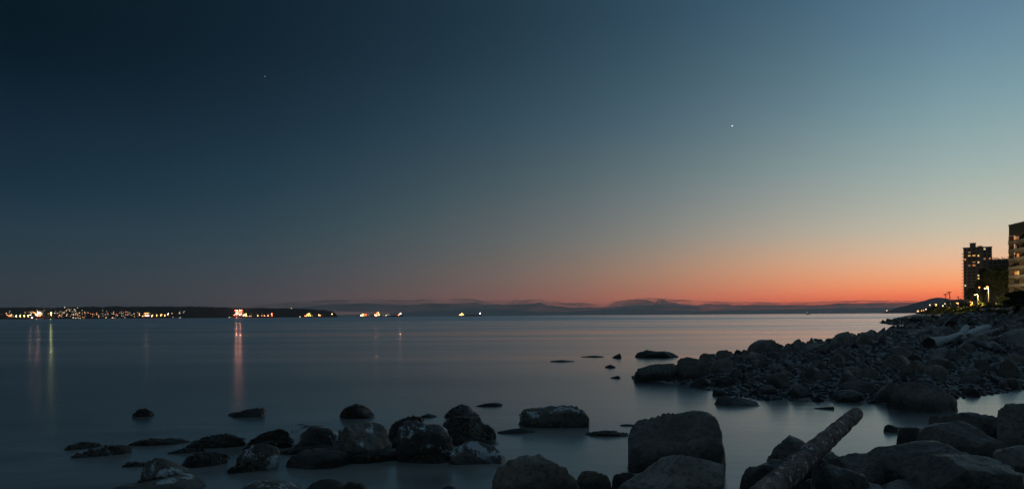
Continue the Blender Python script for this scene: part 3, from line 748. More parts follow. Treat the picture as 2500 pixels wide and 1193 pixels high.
B('long smooth boulder with sharp top edge, right foreground', 2138, 2434, [(2138, 1116), (2165, 1101), (2200, 1098), (2250, 1086), (2310, 1080), (2350, 1086), (2385, 1100), (2434, 1118)], 1180, 'rock', 0.7, 5, group=G2, seed=93)
B('large smooth boulder with pale upper rim, right bottom', 2198, 2462, [(2198, 1155), (2225, 1135), (2270, 1120), (2330, 1115), (2390, 1116), (2430, 1122), (2462, 1146)], 1232, 'rock', 0.75, 5, group=G2, seed=104, amp=0.06)
B('square block at the water edge right of the log', 2195, 2280, [(2195, 1056), (2199, 1047), (2215, 1044), (2262, 1043), (2280, 1050)], 1100, 'rock_dark', 0.8, 4, 4.5, group=G2, cuts=3)
B('peaked boulder behind the long smooth one, right', 2258, 2470, [(2258, 1054), (2290, 1042), (2330, 1035), (2352, 1030), (2375, 1040), (2410, 1060), (2470, 1090)], 1128, 'rock', 0.7, 5, group=G2, seed=115)
B('long flat-topped dark boulder at the channel, right', 2260, 2445, [(2260, 1038), (2274, 1018), (2300, 1010), (2360, 1004), (2430, 1006), (2445, 1015)], 1085, 'rock_dark', 0.7, 5, 3.6, group=G2, seed=126)
B('round dark boulder cut by the right edge, nearest the channel', 2415, 2575, [(2415, 1010), (2440, 993), (2475, 986), (2520, 985), (2560, 996), (2575, 1010)], 1112, 'rock_dark', 0.7, 5, group=G2, seed=133)
B('smooth rounded boulder cut by the right edge, lower', 2434, 2600, [(2434, 1116), (2458, 1098), (2500, 1088), (2550, 1090), (2600, 1110)], 1172, 'rock', 0.7, 5, group=G2, seed=141)
B('small slanting rock in the channel left of the square block', 2162, 2218, [(2162, 1044), (2172, 1036), (2195, 1043), (2218, 1053)], 1056, 'rock_dark', 0.6, group=G2)
B('dark boulder filling the bottom right corner', 2350, 2580, [(2350, 1192), (2390, 1172), (2450, 1160), (2520, 1158), (2580, 1170)], 1250, 'rock_dark', 0.8, group=G2)
B('low boulder at bottom edge between pale stone and corner boulder', 2150, 2365, [(2150, 1192), (2200, 1182), (2280, 1186), (2330, 1176), (2365, 1190)], 1245, 'rock_dark', 0.8, group=G2)
# --- channel
B('big round boulder standing in the channel below the spit', 2168, 2324, [(2168, 980), (2176, 957), (2195, 941), (2225, 932), (2260, 930), (2290, 938), (2312, 956), (2324, 980)], 1006, 'rock', 0.8, 5, 3.2, z0=0.0, group=G3, seed=151, amp=0.05)
B('flat dark slab awash off the spit', 1736, 1850, [(1736, 976), (1745, 967), (1780, 968), (1815, 972), (1840, 978), (1850, 984)], 990, 'rock_dark', 0.5, z0=0.0, group=G4, fine=0.06)
B('small black rock behind the flat slab awash', 1740, 1774, [(1740, 958), (1750, 951), (1765, 952), (1774, 960)], 966, 'rock_dark', 0.7, 3, z0=0.0, group=G4)
B('thin dark sliver of rock in the open channel', 1984, 2034, [(1984, 997), (2010, 993), (2034, 990)], 998, 'reef', 0.3, 3, z0=0.0, group=G4)
# --- offshore small
B('long jagged reef rock off the spit with water all round', 1536, 1656, [(1536, 869), (1555, 860), (1568, 855), (1582, 853), (1598, 857), (1625, 856), (1645, 863), (1656, 870)], 872, 'reef', 0.4, z0=0.0, group=G4, fine=0.08)
B('small peaked rock left of the long jagged reef', 1495, 1521, [(1495, 871), (1505, 866), (1512, 862), (1521, 868)], 873, 'reef', 0.6, 3, z0=0.0, group=G4)
B('tiny peaked rock between two others off the spit tip', 1477, 1503, [(1477, 895), (1490, 889), (1503, 895)], 897, 'reef', 0.6, 3, z0=0.0, group=G4)
B('tiny rock nearest the tip boulder on its left', 1489, 1516, [(1489, 922), (1508, 916), (1516, 920)], 923, 'reef', 0.6, 3, z0=0.0, group=G4)
B('low ledge awash well left of the long jagged reef', 1340, 1402, [(1340, 881), (1370, 878), (1402, 881)], 882.5, 'reef', 0.3, 3, z0=0.0, group=G4)
B('low ledge awash just left of the small peaked rock', 1420, 1474, [(1420, 870), (1452, 867), (1474, 869.5)], 871, 'reef', 0.3, 3, z0=0.0, group=G4)
# --- spit
def S(label, x0, x1, prof, yb, mat='rock', **k):
    k = dict(dict(cuts=14, amp=0.08, fine=0.04, hard=1.0, n=3.2), **k)
    return B(label, x0, x1, prof, yb, mat, group=G3, **k)
S('rounded boulder forming the left tip of the spit', 1545, 1668, [(1545, 914), (1553, 901), (1575, 893), (1600, 888), (1640, 885), (1668, 894)], 932, 'rock_dark', n=3.6)
S('dark boulder second from the spit tip, taller', 1646, 1726, [(1646, 890), (1660, 874), (1680, 870), (1702, 875), (1726, 890)], 925, 'rock_dark')
S('small round rock on the skyline of the spit, leftmost', 1705, 1738, 861, 890)
S('small square rock on the spit skyline left of the big skyline block', 1753, 1785, [(1753, 862), (1760, 856), (1775, 853), (1785, 858)], 880, n=3.8)
S('pale-topped slanting boulder near the spit tip', 1737, 1795, [(1737, 894), (1752, 878), (1775, 872), (1795, 876)], 908)
S('big flat-topped block standing highest on the left spit skyline', 1828, 1908, [(1828, 852), (1838, 838), (1855, 829), (1890, 828), (1899, 835), (1908, 850)], 869, n=3.8, cuts=4)
S('low rock between the two larger skyline blocks of the spit', 1931, 1975, 835, 858)
S('long flat rock on the spit skyline, middle', 1968, 2025, [(1968, 846), (1980, 838), (2010, 838), (2025, 846)], 858)
S('large sloping block on the spit skyline, middle right', 2026, 2088, [(2026, 831), (2045, 814), (2070, 808), (2082, 811), (2088, 824)], 848, n=3.4)
S('rounded block right of the large sloping skyline block', 2086, 2128, 810, 842)
S('third block of the row on the spit skyline, rightmost', 2126, 2166, 809, 840)
S('black triangular rock in the middle of the spit', 2019, 2070, [(2019, 890), (2038, 866), (2046, 860), (2056, 866), (2070, 888)], 893, 'rock_dark', n=2.2)
S('large dark triangular rock right of the spit middle', 2149, 2211, [(2149, 898), (2168, 872), (2182, 862), (2196, 868), (2211, 892)], 904, 'rock_dark', n=2.2)
S('brown rounded rock right of the large triangular one', 2208, 2262, 878, 912, 'rock_brown')
S('dark rock with a ridge behind the brown rounded rock', 2216, 2252, [(2216, 874), (2228, 862), (2238, 862), (2252, 876)], 884, 'rock_dark')
S('dark peaked rock with pale left edge, right part of spit', 2255, 2328, [(2255, 888), (2275, 874), (2292, 870), (2310, 876), (2328, 892)], 902, 'rock_dark', n=2.3)
S('brown-grey rock in front of the pale-edged peaked rock', 2259, 2310, 890, 916, 'rock_brown')
S('largest rounded boulder near the right edge of the spit', 2430, 2493, [(2430, 905), (2440, 888), (2455, 879), (2472, 878), (2486, 888), (2493, 906)], 925)
S('rounded rock left of the largest right-edge boulder', 2378, 2416, 875, 905)
S('small dark rock below the largest right-edge boulder', 2448, 2490, 921, 948, 'rock_brown')
S('huge pale sloping slab at the right edge behind the logs', 2440, 2560, [(2440, 838), (2455, 815), (2480, 803), (2520, 798), (2560, 806)], 846, 'rock_pale')
S('dark square rock left of the thick white log', 2182, 2238, [(2182, 850), (2190, 839), (2215, 836), (2230, 840), (2238, 852)], 860, 'rock_dark', n=3.6)
S('pale flat rock just below the thick white log', 2262, 2312, [(2262, 862), (2285, 850), (2305, 846), (2312, 854)], 871, 'rock_pale')
S('dark block right of the pale flat rock', 2304, 2340, 853, 877, 'rock_dark')
S('broad flat dark rock in lower middle of the spit', 2044, 2144, [(2044, 952), (2065, 936), (2095, 926), (2120, 932), (2144, 950)], 960, 'rock_dark', n=2.4)
S('low flat rock at the waterline under the broad dark one', 2028, 2114, [(2028, 972), (2045, 955), (2080, 950), (2105, 958), (2114, 972)], 981)
S('pointed rock at the spit waterline, left part', 1684, 1742, [(1684, 938), (1700, 926), (1715, 918), (1730, 926), (1742, 940)], 946, 'rock_dark', n=2.3)
S('rounded dark rock behind the pointed waterline rock', 1742, 1800, 918, 944, 'rock_dark')
S('blunt brown block left of the pale-tipped waterline rock', 1868, 1926, [(1868, 930), (1885, 912), (1905, 906), (1920, 914), (1926, 932)], 948, 'rock_brown')
S('pale-tipped rock at the spit waterline, centre', 1918, 1980, [(1918, 962), (1935, 944), (1950, 936), (1964, 944), (1980, 962)], 972, 'rock', n=2.3)
S('pale blue-grey rock in the left part of the spit', 1872, 1916, [(1872, 898), (1885, 888), (1902, 886), (1916, 896)], 906, 'rock_pale')
S('grey sloping boulder below the skyline block', 1826, 1876, 862, 885)
S('wide dark boulder across the centre of the spit', 1980, 2040, 905, 935, 'rock_dark')
S('rounded boulder low on the spit above the round channel boulder', 2060, 2110, 893, 920, 'rock')
S('pale smooth boulder behind the spit beside the bay', 2272, 2322, [(2272, 812), (2288, 799), (2302, 796), (2316, 801), (2322, 810)], 818, 'rock_pale')
S('low pale boulder left of the smooth one by the bay', 2226, 2276, [(2226, 814), (2244, 804), (2262, 803), (2276, 810)], 820, 'rock_pale')
S('jagged dark rock at the notch of the bay', 2176, 2212, [(2176, 810), (2186, 802), (2192, 804), (2206, 801), (2212, 808)], 816, 'rock_dark', fine=0.08)
S('small dark rock right at the bay water edge', 2222, 2246, [(2222, 805), (2232, 800), (2246, 804)], 808, 'rock_dark')

# scattered rocks: pooled meshes, each rock an object; largest in view are things, the rest one mass
POOL = []
for k in range(14):
    v, f = shaped(3, 900 + k, n=rnd.choice([2.2, 3.2, 4.5]), cuts=14, cut_d=(0.40, 0.80), amp=0.09, fine=0.05, hard=1.0)
    v[:, 2] *= rnd.uniform(0.45, 0.95)
    v[:, 2] = np.where(v[:, 2] < 0, v[:, 2] * 0.6, v[:, 2])
    v[:, 1] *= rnd.uniform(0.7, 1.0)
    POOL.append((v, f))
POOL_ME = {}
def pool_mesh(k, matk):
    if (k, matk) not in POOL_ME:
        me = smooth_mesh('rock', *POOL[k]); me.materials.append(M[matk]); POOL_ME[(k, matk)] = me
    return POOL_ME[(k, matk)]
def scatter_rocks():
    rg = random.Random(99)
    placed = [(x, y, h * 0.8) for x, y, h in HERO_POS]
    cell = {}
    def key(x, y): return (int(x // 3), int(y // 3))
    for q in placed: cell.setdefault(key(q[0], q[1]), []).append(q)
    cand = []
    N_ = 42000
    az = np.array([rg.uniform(R(-2), R(36.2)) for _ in range(N_)]); r = np.exp(np.array([rg.uniform(math.log(8), math.log(230)) for _ in range(N_)]))
    X, Y = r * np.sin(az), r * np.cos(az)
    s = np.maximum(sdist(SPIT, X, Y), sdist(FORE, X, Y)); w = sdist(WALLPOLY, X, Y); Z = H(X, Y)
    out = []
    for i in range(N_):
        if s[i] < (0.7 if Y[i] > 20 and X[i] < 9 else -0.1) or w[i] > -1.5: continue
        x, y = X[i], Y[i]; d = r[i]
        big = rg.random() ** 3.8
        size = (0.045 + 0.33 * big) * (1.0 + min(d, 120) / 70.0)
        if d < 18: size *= 0.75
        ok = True
        cx, cy = key(x, y); rad = 1
        for dx in (-1, 0, 1):
            for dy in (-1, 0, 1):
                for q in cell.get((cx + dx, cy + dy), ()):
                    if (q[0] - x) ** 2 + (q[1] - y) ** 2 < ((q[2] + size) * 0.80) ** 2: ok = False; break
                if not ok: break
            if not ok: break
        if not ok: continue
        cell.setdefault((cx, cy), []).append((x, y, size))
        out.append((size / d, x, y, Z[i], size, d))
    out.sort(reverse=True)
    big = out[:200]; small = out[200:]
    marks = [(px, py, ph) for px, py, ph in [(1600, 910, 'the spit tip boulder'), (1720, 890, 'the dark second boulder of the spit'), (1768, 892, 'the slanting boulder near the spit tip'), (1868, 850, 'the flat-topped skyline block'),
             (1715, 935, 'the pointed waterline rock'), (1895, 930, 'the blunt brown block'), (1950, 956, 'the pale-tipped waterline rock'), (1893, 897, 'the pale blue-grey spit rock'), (2045, 878, 'the black triangular rock'), (2010, 922, 'the wide dark spit boulder'),
             (2095, 945, 'the broad flat dark rock'), (2180, 885, 'the large triangular rock'), (2245, 970, 'the round channel boulder'), (2290, 888, 'the pale-edged peaked rock'), (2060, 830, 'the sloping skyline block'), (2140, 828, 'the last skyline block of the spit'),
             (2235, 897, 'the brown rounded rock'), (2210, 850, 'the dark square rock by the log'), (2300, 835, 'the thick white log'), (2395, 892, 'the rounded right-hand rock'), (2460, 905, 'the largest right-edge boulder'), (2470, 937, 'the small dark right-edge rock'),
             (2490, 825, 'the huge pale slab'), (2400, 805, 'the pale tapering log'), (2328, 795, 'the end-on dark log'), (2432, 800, 'the root snag'), (2416, 758, 'the broad stump'), (2297, 806, 'the pale smooth boulder by the bay'), (2190, 808, 'the jagged notch rock'),
             (2000, 848, 'the long flat skyline rock'), (1660, 1150, 'the broad smooth foreground boulder'), (1960, 1110, 'the boulder carrying the log'), (2085, 1150, 'the flat-faced boulder by the log'), (2290, 1125, 'the long smooth right boulder'), (2330, 1175, 'the pale-rimmed right boulder'),
             (2240, 1070, 'the square block'), (2350, 1045, 'the peaked right boulder'), (2480, 1040, 'the round right-edge boulder'), (2500, 1130, 'the lower right-edge boulder'), (1320, 1160, 'the steep dark brown boulder')]]
    hue = {'rock': 'grey', 'rock_dark': 'dark', 'rock_brown': 'brown-grey', 'rock_pale': 'pale'}
    for _, x, y, z, size, d in big:
        k = rg.randrange(len(POOL)); mk = rg.choices(['rock', 'rock_dark', 'rock_brown', 'rock_pale'], [3, 5, 2, 1.2 if d > 34 else 0.25])[0]
        o = bpy.data.objects.new('rock', pool_mesh(k, mk)); COL.objects.link(o)
        sc = size * rg.uniform(0.85, 1.15)
        o.location = (x, y, max(z, -0.05) + sc * 0.06); o.scale = (sc, sc * rg.uniform(0.8, 1.1), sc * rg.uniform(0.75, 1.2)); o.rotation_euler = (rg.uniform(-.25, .25), rg.uniform(-.25, .25), rg.uniform(0, 6.28))
        ppx = PX0 + x / y * F; ppy = PY0 - (ppx - PX0) * PHI - (z + sc * .3 - EYE) / y * F
        mp = min(marks, key=lambda q: (q[0] - ppx) ** 2 + 2 * (q[1] - ppy) ** 2)
        dx, dy = ppx - mp[0], ppy - mp[1]
        side = ('left of ' if dx < 0 else 'right of ') if abs(dx) > abs(dy) * 1.3 else ('below ' if dy > 0 else 'above ')
        app = sc / y * F
        lab = ('small ' if app < 12 else 'sizeable ' if app > 22 else 'middling ') + hue[mk] + ' rock ' + side + mp[2]
        tag(o, lab, 'rock', 'loose rocks of the beach')
    vs = []; fs = []; n0 = 0
    lo = [shaped(2, 700 + k, n=3.6, cuts=11, cut_d=(0.42, 0.8), amp=0.08, fine=0.0, hard=1.0) for k in range(6)]
    for _, x, y, z, size, d in small:
        v, f = lo[rg.randrange(6)]
        a = rg.uniform(0, 6.28); ca, sa = math.cos(a), math.sin(a)
        sc = size * np.array([1, rg.uniform(.7, 1), rg.uniform(.6, 1.15)])
        q = v * sc
        vs.append(np.stack([q[:, 0] * ca - q[:, 1] * sa + x, q[:, 0] * sa + q[:, 1] * ca + y, q[:, 2] + max(z, -0.03) + size * 0.08], 1))
        fs.append(np.array(f) + n0); n0 += len(v)
    if vs:
        me = mesh_from('rock_field', np.concatenate(vs).tolist(), np.concatenate(fs).tolist(), False)
        o = link('rock_field', me, M['rock_field']); tag(o, 'mass of smaller stones filling the beach between the boulders', 'stones', kind='stuff')
    # cobbles and pebbles
    rg2 = np.random.RandomState(5); n_ = 15000
    az = rg2.uniform(R(0), R(36.5), n_); r = np.exp(rg2.uniform(math.log(8.5), math.log(75), n_))
    X, Y = r * np.sin(az), r * np.cos(az)
    s = np.maximum(sdist(SPIT, X, Y), sdist(FORE, X, Y)); ok = s > -0.15
    X, Y, r = X[ok], Y[ok], r[ok]; Z = H(X, Y)
    v1, f1 = ico(1); f1 = np.array(f1); vs = []; fs = []
    for i in range(len(X)):
        sz = (0.025 + 0.07 * rg2.rand() ** 2) * (0.6 + r[i] / 30)
        sc = sz * np.array([1, rg2.uniform(.6, 1), rg2.uniform(.4, .7)]); a = rg2.uniform(0, 6.28); ca, sa = math.cos(a), math.sin(a)
        q = v1 * sc * (1 + rg2.uniform(-.15, .15, (len(v1), 1)))
        vs.append(np.stack([q[:, 0] * ca - q[:, 1] * sa + X[i], q[:, 0] * sa + q[:, 1] * ca + Y[i], q[:, 2] + Z[i] + sz * 0.15], 1)); fs.append(f1 + i * len(v1))
    o = link('pebbles', mesh_from('pebbles', np.concatenate(vs).tolist(), np.concatenate(fs).tolist(), True), M['pebble'])
    tag(o, 'pebbles and cobbles scattered between the beach rocks', 'pebbles', kind='stuff')
scatter_rocks()

# ------------------------------------------------------------------ logs
def log(name, label, pts, radii, mat, endmat, cat='log', n=18, seed=1, group=None, lumps=0.08, stubs=()):
    rg = random.Random(seed)
    base = Vector(pts[0]); root = empty(name, base)
    # resample
    P_ = []; R_ = []
    for i in range(len(pts) - 1):
        k = max(2, int((Vector(pts[i + 1]) - Vector(pts[i])).length / (radii[i] * 0.7)))
        for j in range(k):
            t = j / k; P_.append(Vector(pts[i]).lerp(Vector(pts[i + 1]), t) - base); R_.append(radii[i] * (1 - t) + radii[i + 1] * t)
    P_.append(Vector(pts[-1]) - base); R_.append(radii[-1])
    mb = MB(); mb.tube(P_, R_, n, cap=True)
    off = Vector((seed * 3.1, seed * 1.7, 0)); r0 = max(radii)
    vs = []
    for i, v in enumerate(mb.v):
        c = P_[min(i // n, len(P_) - 1)]; q = Vector(v); dv = q - c
        k = 1 + lumps * 2 * mnoise.noise(q / r0 * 0.7 + off) + lumps * mnoise.noise(q / r0 * 2.2 + off) + lumps * 0.5 * mnoise.noise(q / r0 * 6 + off)
        vs.append(c + dv * k)
    mb.v = vs
    mb.build('trunk', mat, root, smooth=True)
    # sawn ends
    for which, c, t, r in ((0, P_[0], (P_[0] - P_[1]).normalized(), R_[0]), (1, P_[-1], (P_[-1] - P_[-2]).normalized(), R_[-1])):
        e = MB(); e.tube([c - t * r * 0.1, c + t * r * 0.04, c + t * r * 0.06], [r * 0.98, r * 0.95, r * 0.5], n)
        e.build('cut_end', endmat, root)
    for (t, ang, ln, rr) in stubs:
        i = int(t * (len(P_) - 1)); ax = (P_[min(i + 1, len(P_) - 1)] - P_[i - 1]).normalized()
        s = ax.cross(Vector((0, 0, 1))).normalized(); q = s.cross(ax).normalized(); dr = s * math.cos(ang) + q * math.sin(ang)
        e = MB(); e.tube([P_[i] + dr * R_[i] * 0.6, P_[i] + dr * (R_[i] + ln * .5) + ax * ln * .2, P_[i] + dr * (R_[i] + ln) + ax * ln * 0.3], [rr * 1.3, rr, rr * .8], 10)
        e.build('branch_stub', endmat, root, smooth=True)
    tag(root, label, cat, group)
    return root
a = P(1780, 1304, 5.2); b = P(1880, 1194, 6.9); c = P(2090, 1010, 10.6)
M['bark'] = wood_mat('flaking_bark', (0.12, 0.083, 0.07), (0.36, 0.28, 0.245), (0.02, 0.013, 0.010), 11.0, (0.82, 0.75, 0.70), 0.57, tuple((c - b).normalized()), 0.45)
log('bark_log', 'long bark-covered log leaning over the foreground boulders, tip raised', [a, b, c], [0.135, 0.125, 0.098], M['bark'], M['cutwood'], seed=4, lumps=0.075, n=32,
    stubs=[(0.50, 2.3, 0.012, 0.05), (0.42, 2.35, 0.012, 0.06)])
def gl(px, py, dz=0.0):
    p = ground_hit(px, py); p.z += dz; return p
GL = 'driftwood logs on the upper beach'
p0 = gl(2272, 850, 0.18)
d0 = p0.y
log('driftwood_log', 'thick white driftwood log with dark sawn end and upturned branch', [P(2268, 839, d0), P(2310, 832, d0 + 1.2), P(2348, 818, d0 + 2.6), P(2357, 803, d0 + 3.2), P(2360, 797, d0 + 3.4)], [0.25, 0.2, 0.17, 0.13, 0.10], M['drift'], M['drift_end'], seed=9, group=GL)
log('driftwood_log', 'pale tapering log behind the thick white log, to its right', [P(2352, 824, d0 + 3.4), P(2378, 810, d0 + 5.6), P(2412, 798, d0 + 9)], [0.18, 0.17, 0.14], M['drift'], M['drift_end'], seed=11, group=GL)
log('driftwood_log', 'grey log with broken end lying right of the pale tapering log', [P(2384, 821, d0 + 3), P(2410, 813, d0 + 5), P(2440, 805, d0 + 8)], [0.14, 0.14, 0.12], M['drift_grey'], M['drift_end'], seed=13, group=GL)
log('driftwood_log', 'short dark log leaning on the thick white one', [P(2322, 842, d0 + 0.6), P(2348, 824, d0 + 1.4)], [0.13, 0.14], M['drift_brown'], M['drift_end'], seed=14, group=GL)
log('driftwood_log', 'thin pale branch above the pale tapering log', [P(2378, 801, d0 + 10), P(2402, 799, d0 + 12)], [0.10, 0.13], M['drift'], M['drift_end'], seed=15, group=GL)
pS = gl(2330, 806); dS = pS.y
log('driftwood_log', 'big dark log seen end-on behind the thick white log', [P(2324, 795, dS), P(2333, 799, dS + 3.5)], [0.42, 0.40], M['drift_brown'], M['drift_end'], seed=17, group=GL)
q = gl(2300, 790)
log('driftwood_log', 'long brown log lying level across the far beach', [P(2252, 790, q.y), P(2330, 787, q.y + 2), P(2402, 787, q.y + 3)], [0.34, 0.32, 0.26], M['drift_brown'], M['drift_end'], seed=18, group=GL)
q = gl(2480, 792)
log('driftwood_log', 'dark brown log at the right edge above the pale slab', [P(2462, 791, q.y), P(2500, 776, q.y + 5), P(2530, 768, q.y + 9)], [0.26, 0.24, 0.2], M['drift_brown'], M['drift_end'], seed=19, group=GL)
q = gl(2390, 785)
log('driftwood_log', 'slanting brown log between the end-on log and the root snag', [P(2352, 794, q.y - 6), P(2402, 779, q.y + 8)], [0.26, 0.22], M['drift_brown'], M['drift_end'], seed=20, group=GL)
q = gl(2440, 838)
log('driftwood_log', 'curved grey branch half buried below the grey log', [P(2348, 840, d0 - 0.4), P(2375, 832, d0), P(2410, 845, d0 - 0.5), P(2424, 850, d0 - 0.8)], [0.08, 0.11, 0.09, 0.05], M['drift_grey'], M['drift_end'], seed=22, group=GL)
for (x0, y0, x1, y1, r, lab, mk) in [
        (2288, 777, 2345, 775, 0.34, 'grey log on the far beach below the yellow shrubs, left', 'drift_grey'), (2352, 775, 2412, 771, 0.34, 'grey log on the far beach left of the broad stump', 'drift_grey'),
        (2225, 780, 2290, 781, 0.38, 'brown log at the far beach near the reef', 'drift_brown'), (2455, 773, 2498, 770, 0.25, 'grey log near the right edge below the stony strip', 'drift_grey'),
        (2360, 766, 2400, 768, 0.36, 'pale log farthest up the beach left of the broad stump', 'drift')]:
    g = gl((x0 + x1) / 2, (y0 + y1) / 2 + 3)
    log('driftwood_log', lab, [P(x0, y0, g.y), P((x0 + x1) / 2, (y0 + y1) / 2 - 0.5, g.y + 3), P(x1, y1, g.y + 6)], [r, r * .95, r * .8], M[mk], M['drift_end'], seed=int(x0), group=GL, n=10)
# root snag standing right of the white logs
def snag():
    g = gl(2432, 806); d = g.y
    root = empty('root_snag', g); rg = random.Random(31)
    def loc(px, py, dd=0): return P(px, py, d + dd) - g
    m = MB(); m.tube([loc(2430, 815), loc(2432, 800), loc(2430, 788), loc(2428, 781)], [0.16, 0.2, 0.13, 0.05], 12, rg=rg, wob=.12); m.build('trunk', M['drift_brown'], root, True)
    for (x, y, x2, y2, r) in [(2432, 800, 2424, 824, 0.12), (2430, 806, 2420, 832, 0.1), (2432, 797, 2446, 776, 0.07), (2428, 800, 2414, 786, 0.06), (2434, 802, 2452, 795, 0.09), (2436, 806, 2456, 808, 0.08), (2430, 795, 2422, 778, 0.05)]:
        m = MB(); m.tube([loc(x, y), loc((x + x2) / 2 + rg.uniform(-2, 2), (y + y2) / 2 + rg.uniform(-2, 2), -.2), loc(x2, y2, -0.3)], [r, r * .8, r * .35], 8, rg=rg, wob=.1); m.build('root', M['drift_grey'], root, True)
    tag(root, 'upright tangled root snag at right end of the white logs', 'driftwood')
snag()
def broad_stump():
    g = gl(2416, 765); d = g.y; root = empty('tree_stump', g); rg = random.Random(8)
    r = 11.5 / F * d; h = 13.5 / F * d
    m = MB(); n = 26; zs = [-0.3, 0, h * .3, h * .7, h]; rs = [1.15, 1.08, 1.0, 0.97, 0.99]
    m.tube([(0, 0, z) for z in zs], [r * q for q in rs], n, rg=rg, wob=.05); m.build('trunk', M['drift_grey'], root, False)
    m = MB(); m.tube([(0, 0, h), (0, 0, h + 0.05)], [r * .95, r * .9], n, rg=rg, wob=.03); m.build('cut_top', M['cutwood'], root)
    for k in range(7):
        a_ = k * 0.9 + .3; m = MB(); m.tube([(math.cos(a_) * r * .8, math.sin(a_) * r * .8, h * .25), (math.cos(a_) * r * 1.25, math.sin(a_) * r * 1.25, 0.08), (math.cos(a_) * r * 1.7, math.sin(a_) * r * 1.7, -.2)], [r * .28, r * .2, r * .1], 8); m.build('root', M['drift_grey'], root, True)
    tag(root, 'broad weathered tree stump at the top of the beach below the tall lamp', 'stump')
broad_stump()

# ------------------------------------------------------------------ sea wall
M['wall_stone'] = rock_mat('sea_wall_stone', (0.10, 0.095, 0.085), (0.24, 0.23, 0.21), tex=0.8, wet_top=-5)
def sea_wall():
    W = np.array(WALL[2:5], float); root = None; rg = random.Random(17)
    seg = np.hypot(*np.diff(W, axis=0).T); cum = np.concatenate([[0], np.cumsum(seg)])
    start = Vector((W[0, 0], W[0, 1], H1(W[0, 0] - 2, W[0, 1])))
    root = empty('sea_wall', start)
    blk = [shaped(1, 300 + k, n=6, cuts=2, amp=.05, fine=0)[0] for k in range(4)]; f1 = ico(1)[1]
    mes = []
    for k in range(4): me = mesh_from('stone', (blk[k] * np.array([.5, .5, .5])).tolist(), f1, False); me.materials.append(M['wall_stone']); mes.append(me)
    cnt = 0; s = 0.0
    core = MB()
    L_ = cum[-1]
    def at(s): return np.interp(s, cum, W[:, 0]), np.interp(s, cum, W[:, 1])
    ss = np.linspace(0, L_, 160); prev = None
    vs = []
    for q in ss:
        x, y = at(q); x2, y2 = at(min(q + 1, L_)); x1, y1 = at(max(q - 1, 0)); t = np.array([x2 - x1, y2 - y1]); t /= np.hypot(*t) + 1e-9; nn = np.array([t[1], -t[0]])
        zt = H1(x + nn[0] * 2, y + nn[1] * 2) + 0.15; zb = H1(x - nn[0] * 1, y - nn[1] * 1) - 0.5
        vs.append([(x, y, zb), (x, y, zt), (x + nn[0] * .8, y + nn[1] * .8, zt), (x + nn[0] * .8, y + nn[1] * .8, zb)])
    V = [Vector(p) - start for q in vs for p in q]; Fc = []
    for i in range(len(vs) - 1):
        for k in range(4): Fc.append((i * 4 + k, (i + 1) * 4 + k, (i + 1) * 4 + (k + 1) % 4, i * 4 + (k + 1) % 4))
    core.add(V, Fc); core.build('core', M['wall_stone'], root)
    while s < 75 and cnt < 300:
        ln = rg.uniform(0.9, 1.8)
        x, y = at(s + ln / 2); x2, y2 = at(s + ln); x1, y1 = at(s); a_ = math.atan2(y2 - y1, x2 - x1)
        nn = (math.sin(a_), -math.cos(a_))
        zt = H1(x + nn[0] * 2, y + nn[1] * 2) + 0.15; zb = H1(x - nn[0] * 1, y - nn[1] * 1) - 0.1
        rows = max(1, int((zt - zb) / 0.6)); hh = (zt - zb) / rows
        for k in range(rows):
            o = bpy.data.objects.new('stone', mes[rg.randrange(4)]); COL.objects.link(o); o.parent = root
            o.location = Vector((x - nn[0] * 0.05, y - nn[1] * .05, zb + (k + .5) * hh)) - start; o.rotation_euler = (0, 0, a_); o.scale = (ln * 1.02, rg.uniform(.5, .75), hh * rg.uniform(.95, 1.05)); cnt += 1
        s += ln
    tag(root, 'low rough stone sea wall between the beach and the grass', 'wall')
sea_wall()

# ------------------------------------------------------------------ apartment buildings
M['concrete'] = plain('grey_concrete', (0.27, 0.25, 0.235), 0.85, 0.2, 0.3)
M['concrete_dark'] = plain('dark_concrete', (0.18, 0.178, 0.175), 0.85, 0.2, 0.3)
M['concrete_pink'] = plain('weathered_warm_concrete', (0.115, 0.092, 0.085), 0.85, 0.2, 0.3)
M['balcony'] = plain('balcony_panel', (0.16, 0.155, 0.15), 0.6, 0.2, 0.6)
M['glass'] = plain('dark_window_glass', (0.02, 0.025, 0.03), 0.08, 0.1, 1.0)
M['cladding'] = plain('charcoal_cladding', (0.05, 0.055, 0.06), 0.6, 0.3, 1.0)
M['lit_y'] = emit('lit_window_yellow', (1.0, 0.56, 0.15), 0.9)
M['lit_o'] = emit('lit_window_orange', (1.0, 0.36, 0.10), 0.7)
M['lit_w'] = emit('lit_window_white', (1.0, 0.72, 0.36), 0.8)
M['lit_dim'] = emit('lit_window_dim', (0.9, 0.5, 0.25), 0.28)
M['rail'] = plain('balcony_rail_metal', (0.12, 0.12, 0.12), 0.4, 0.1, 1.0, 0.6)
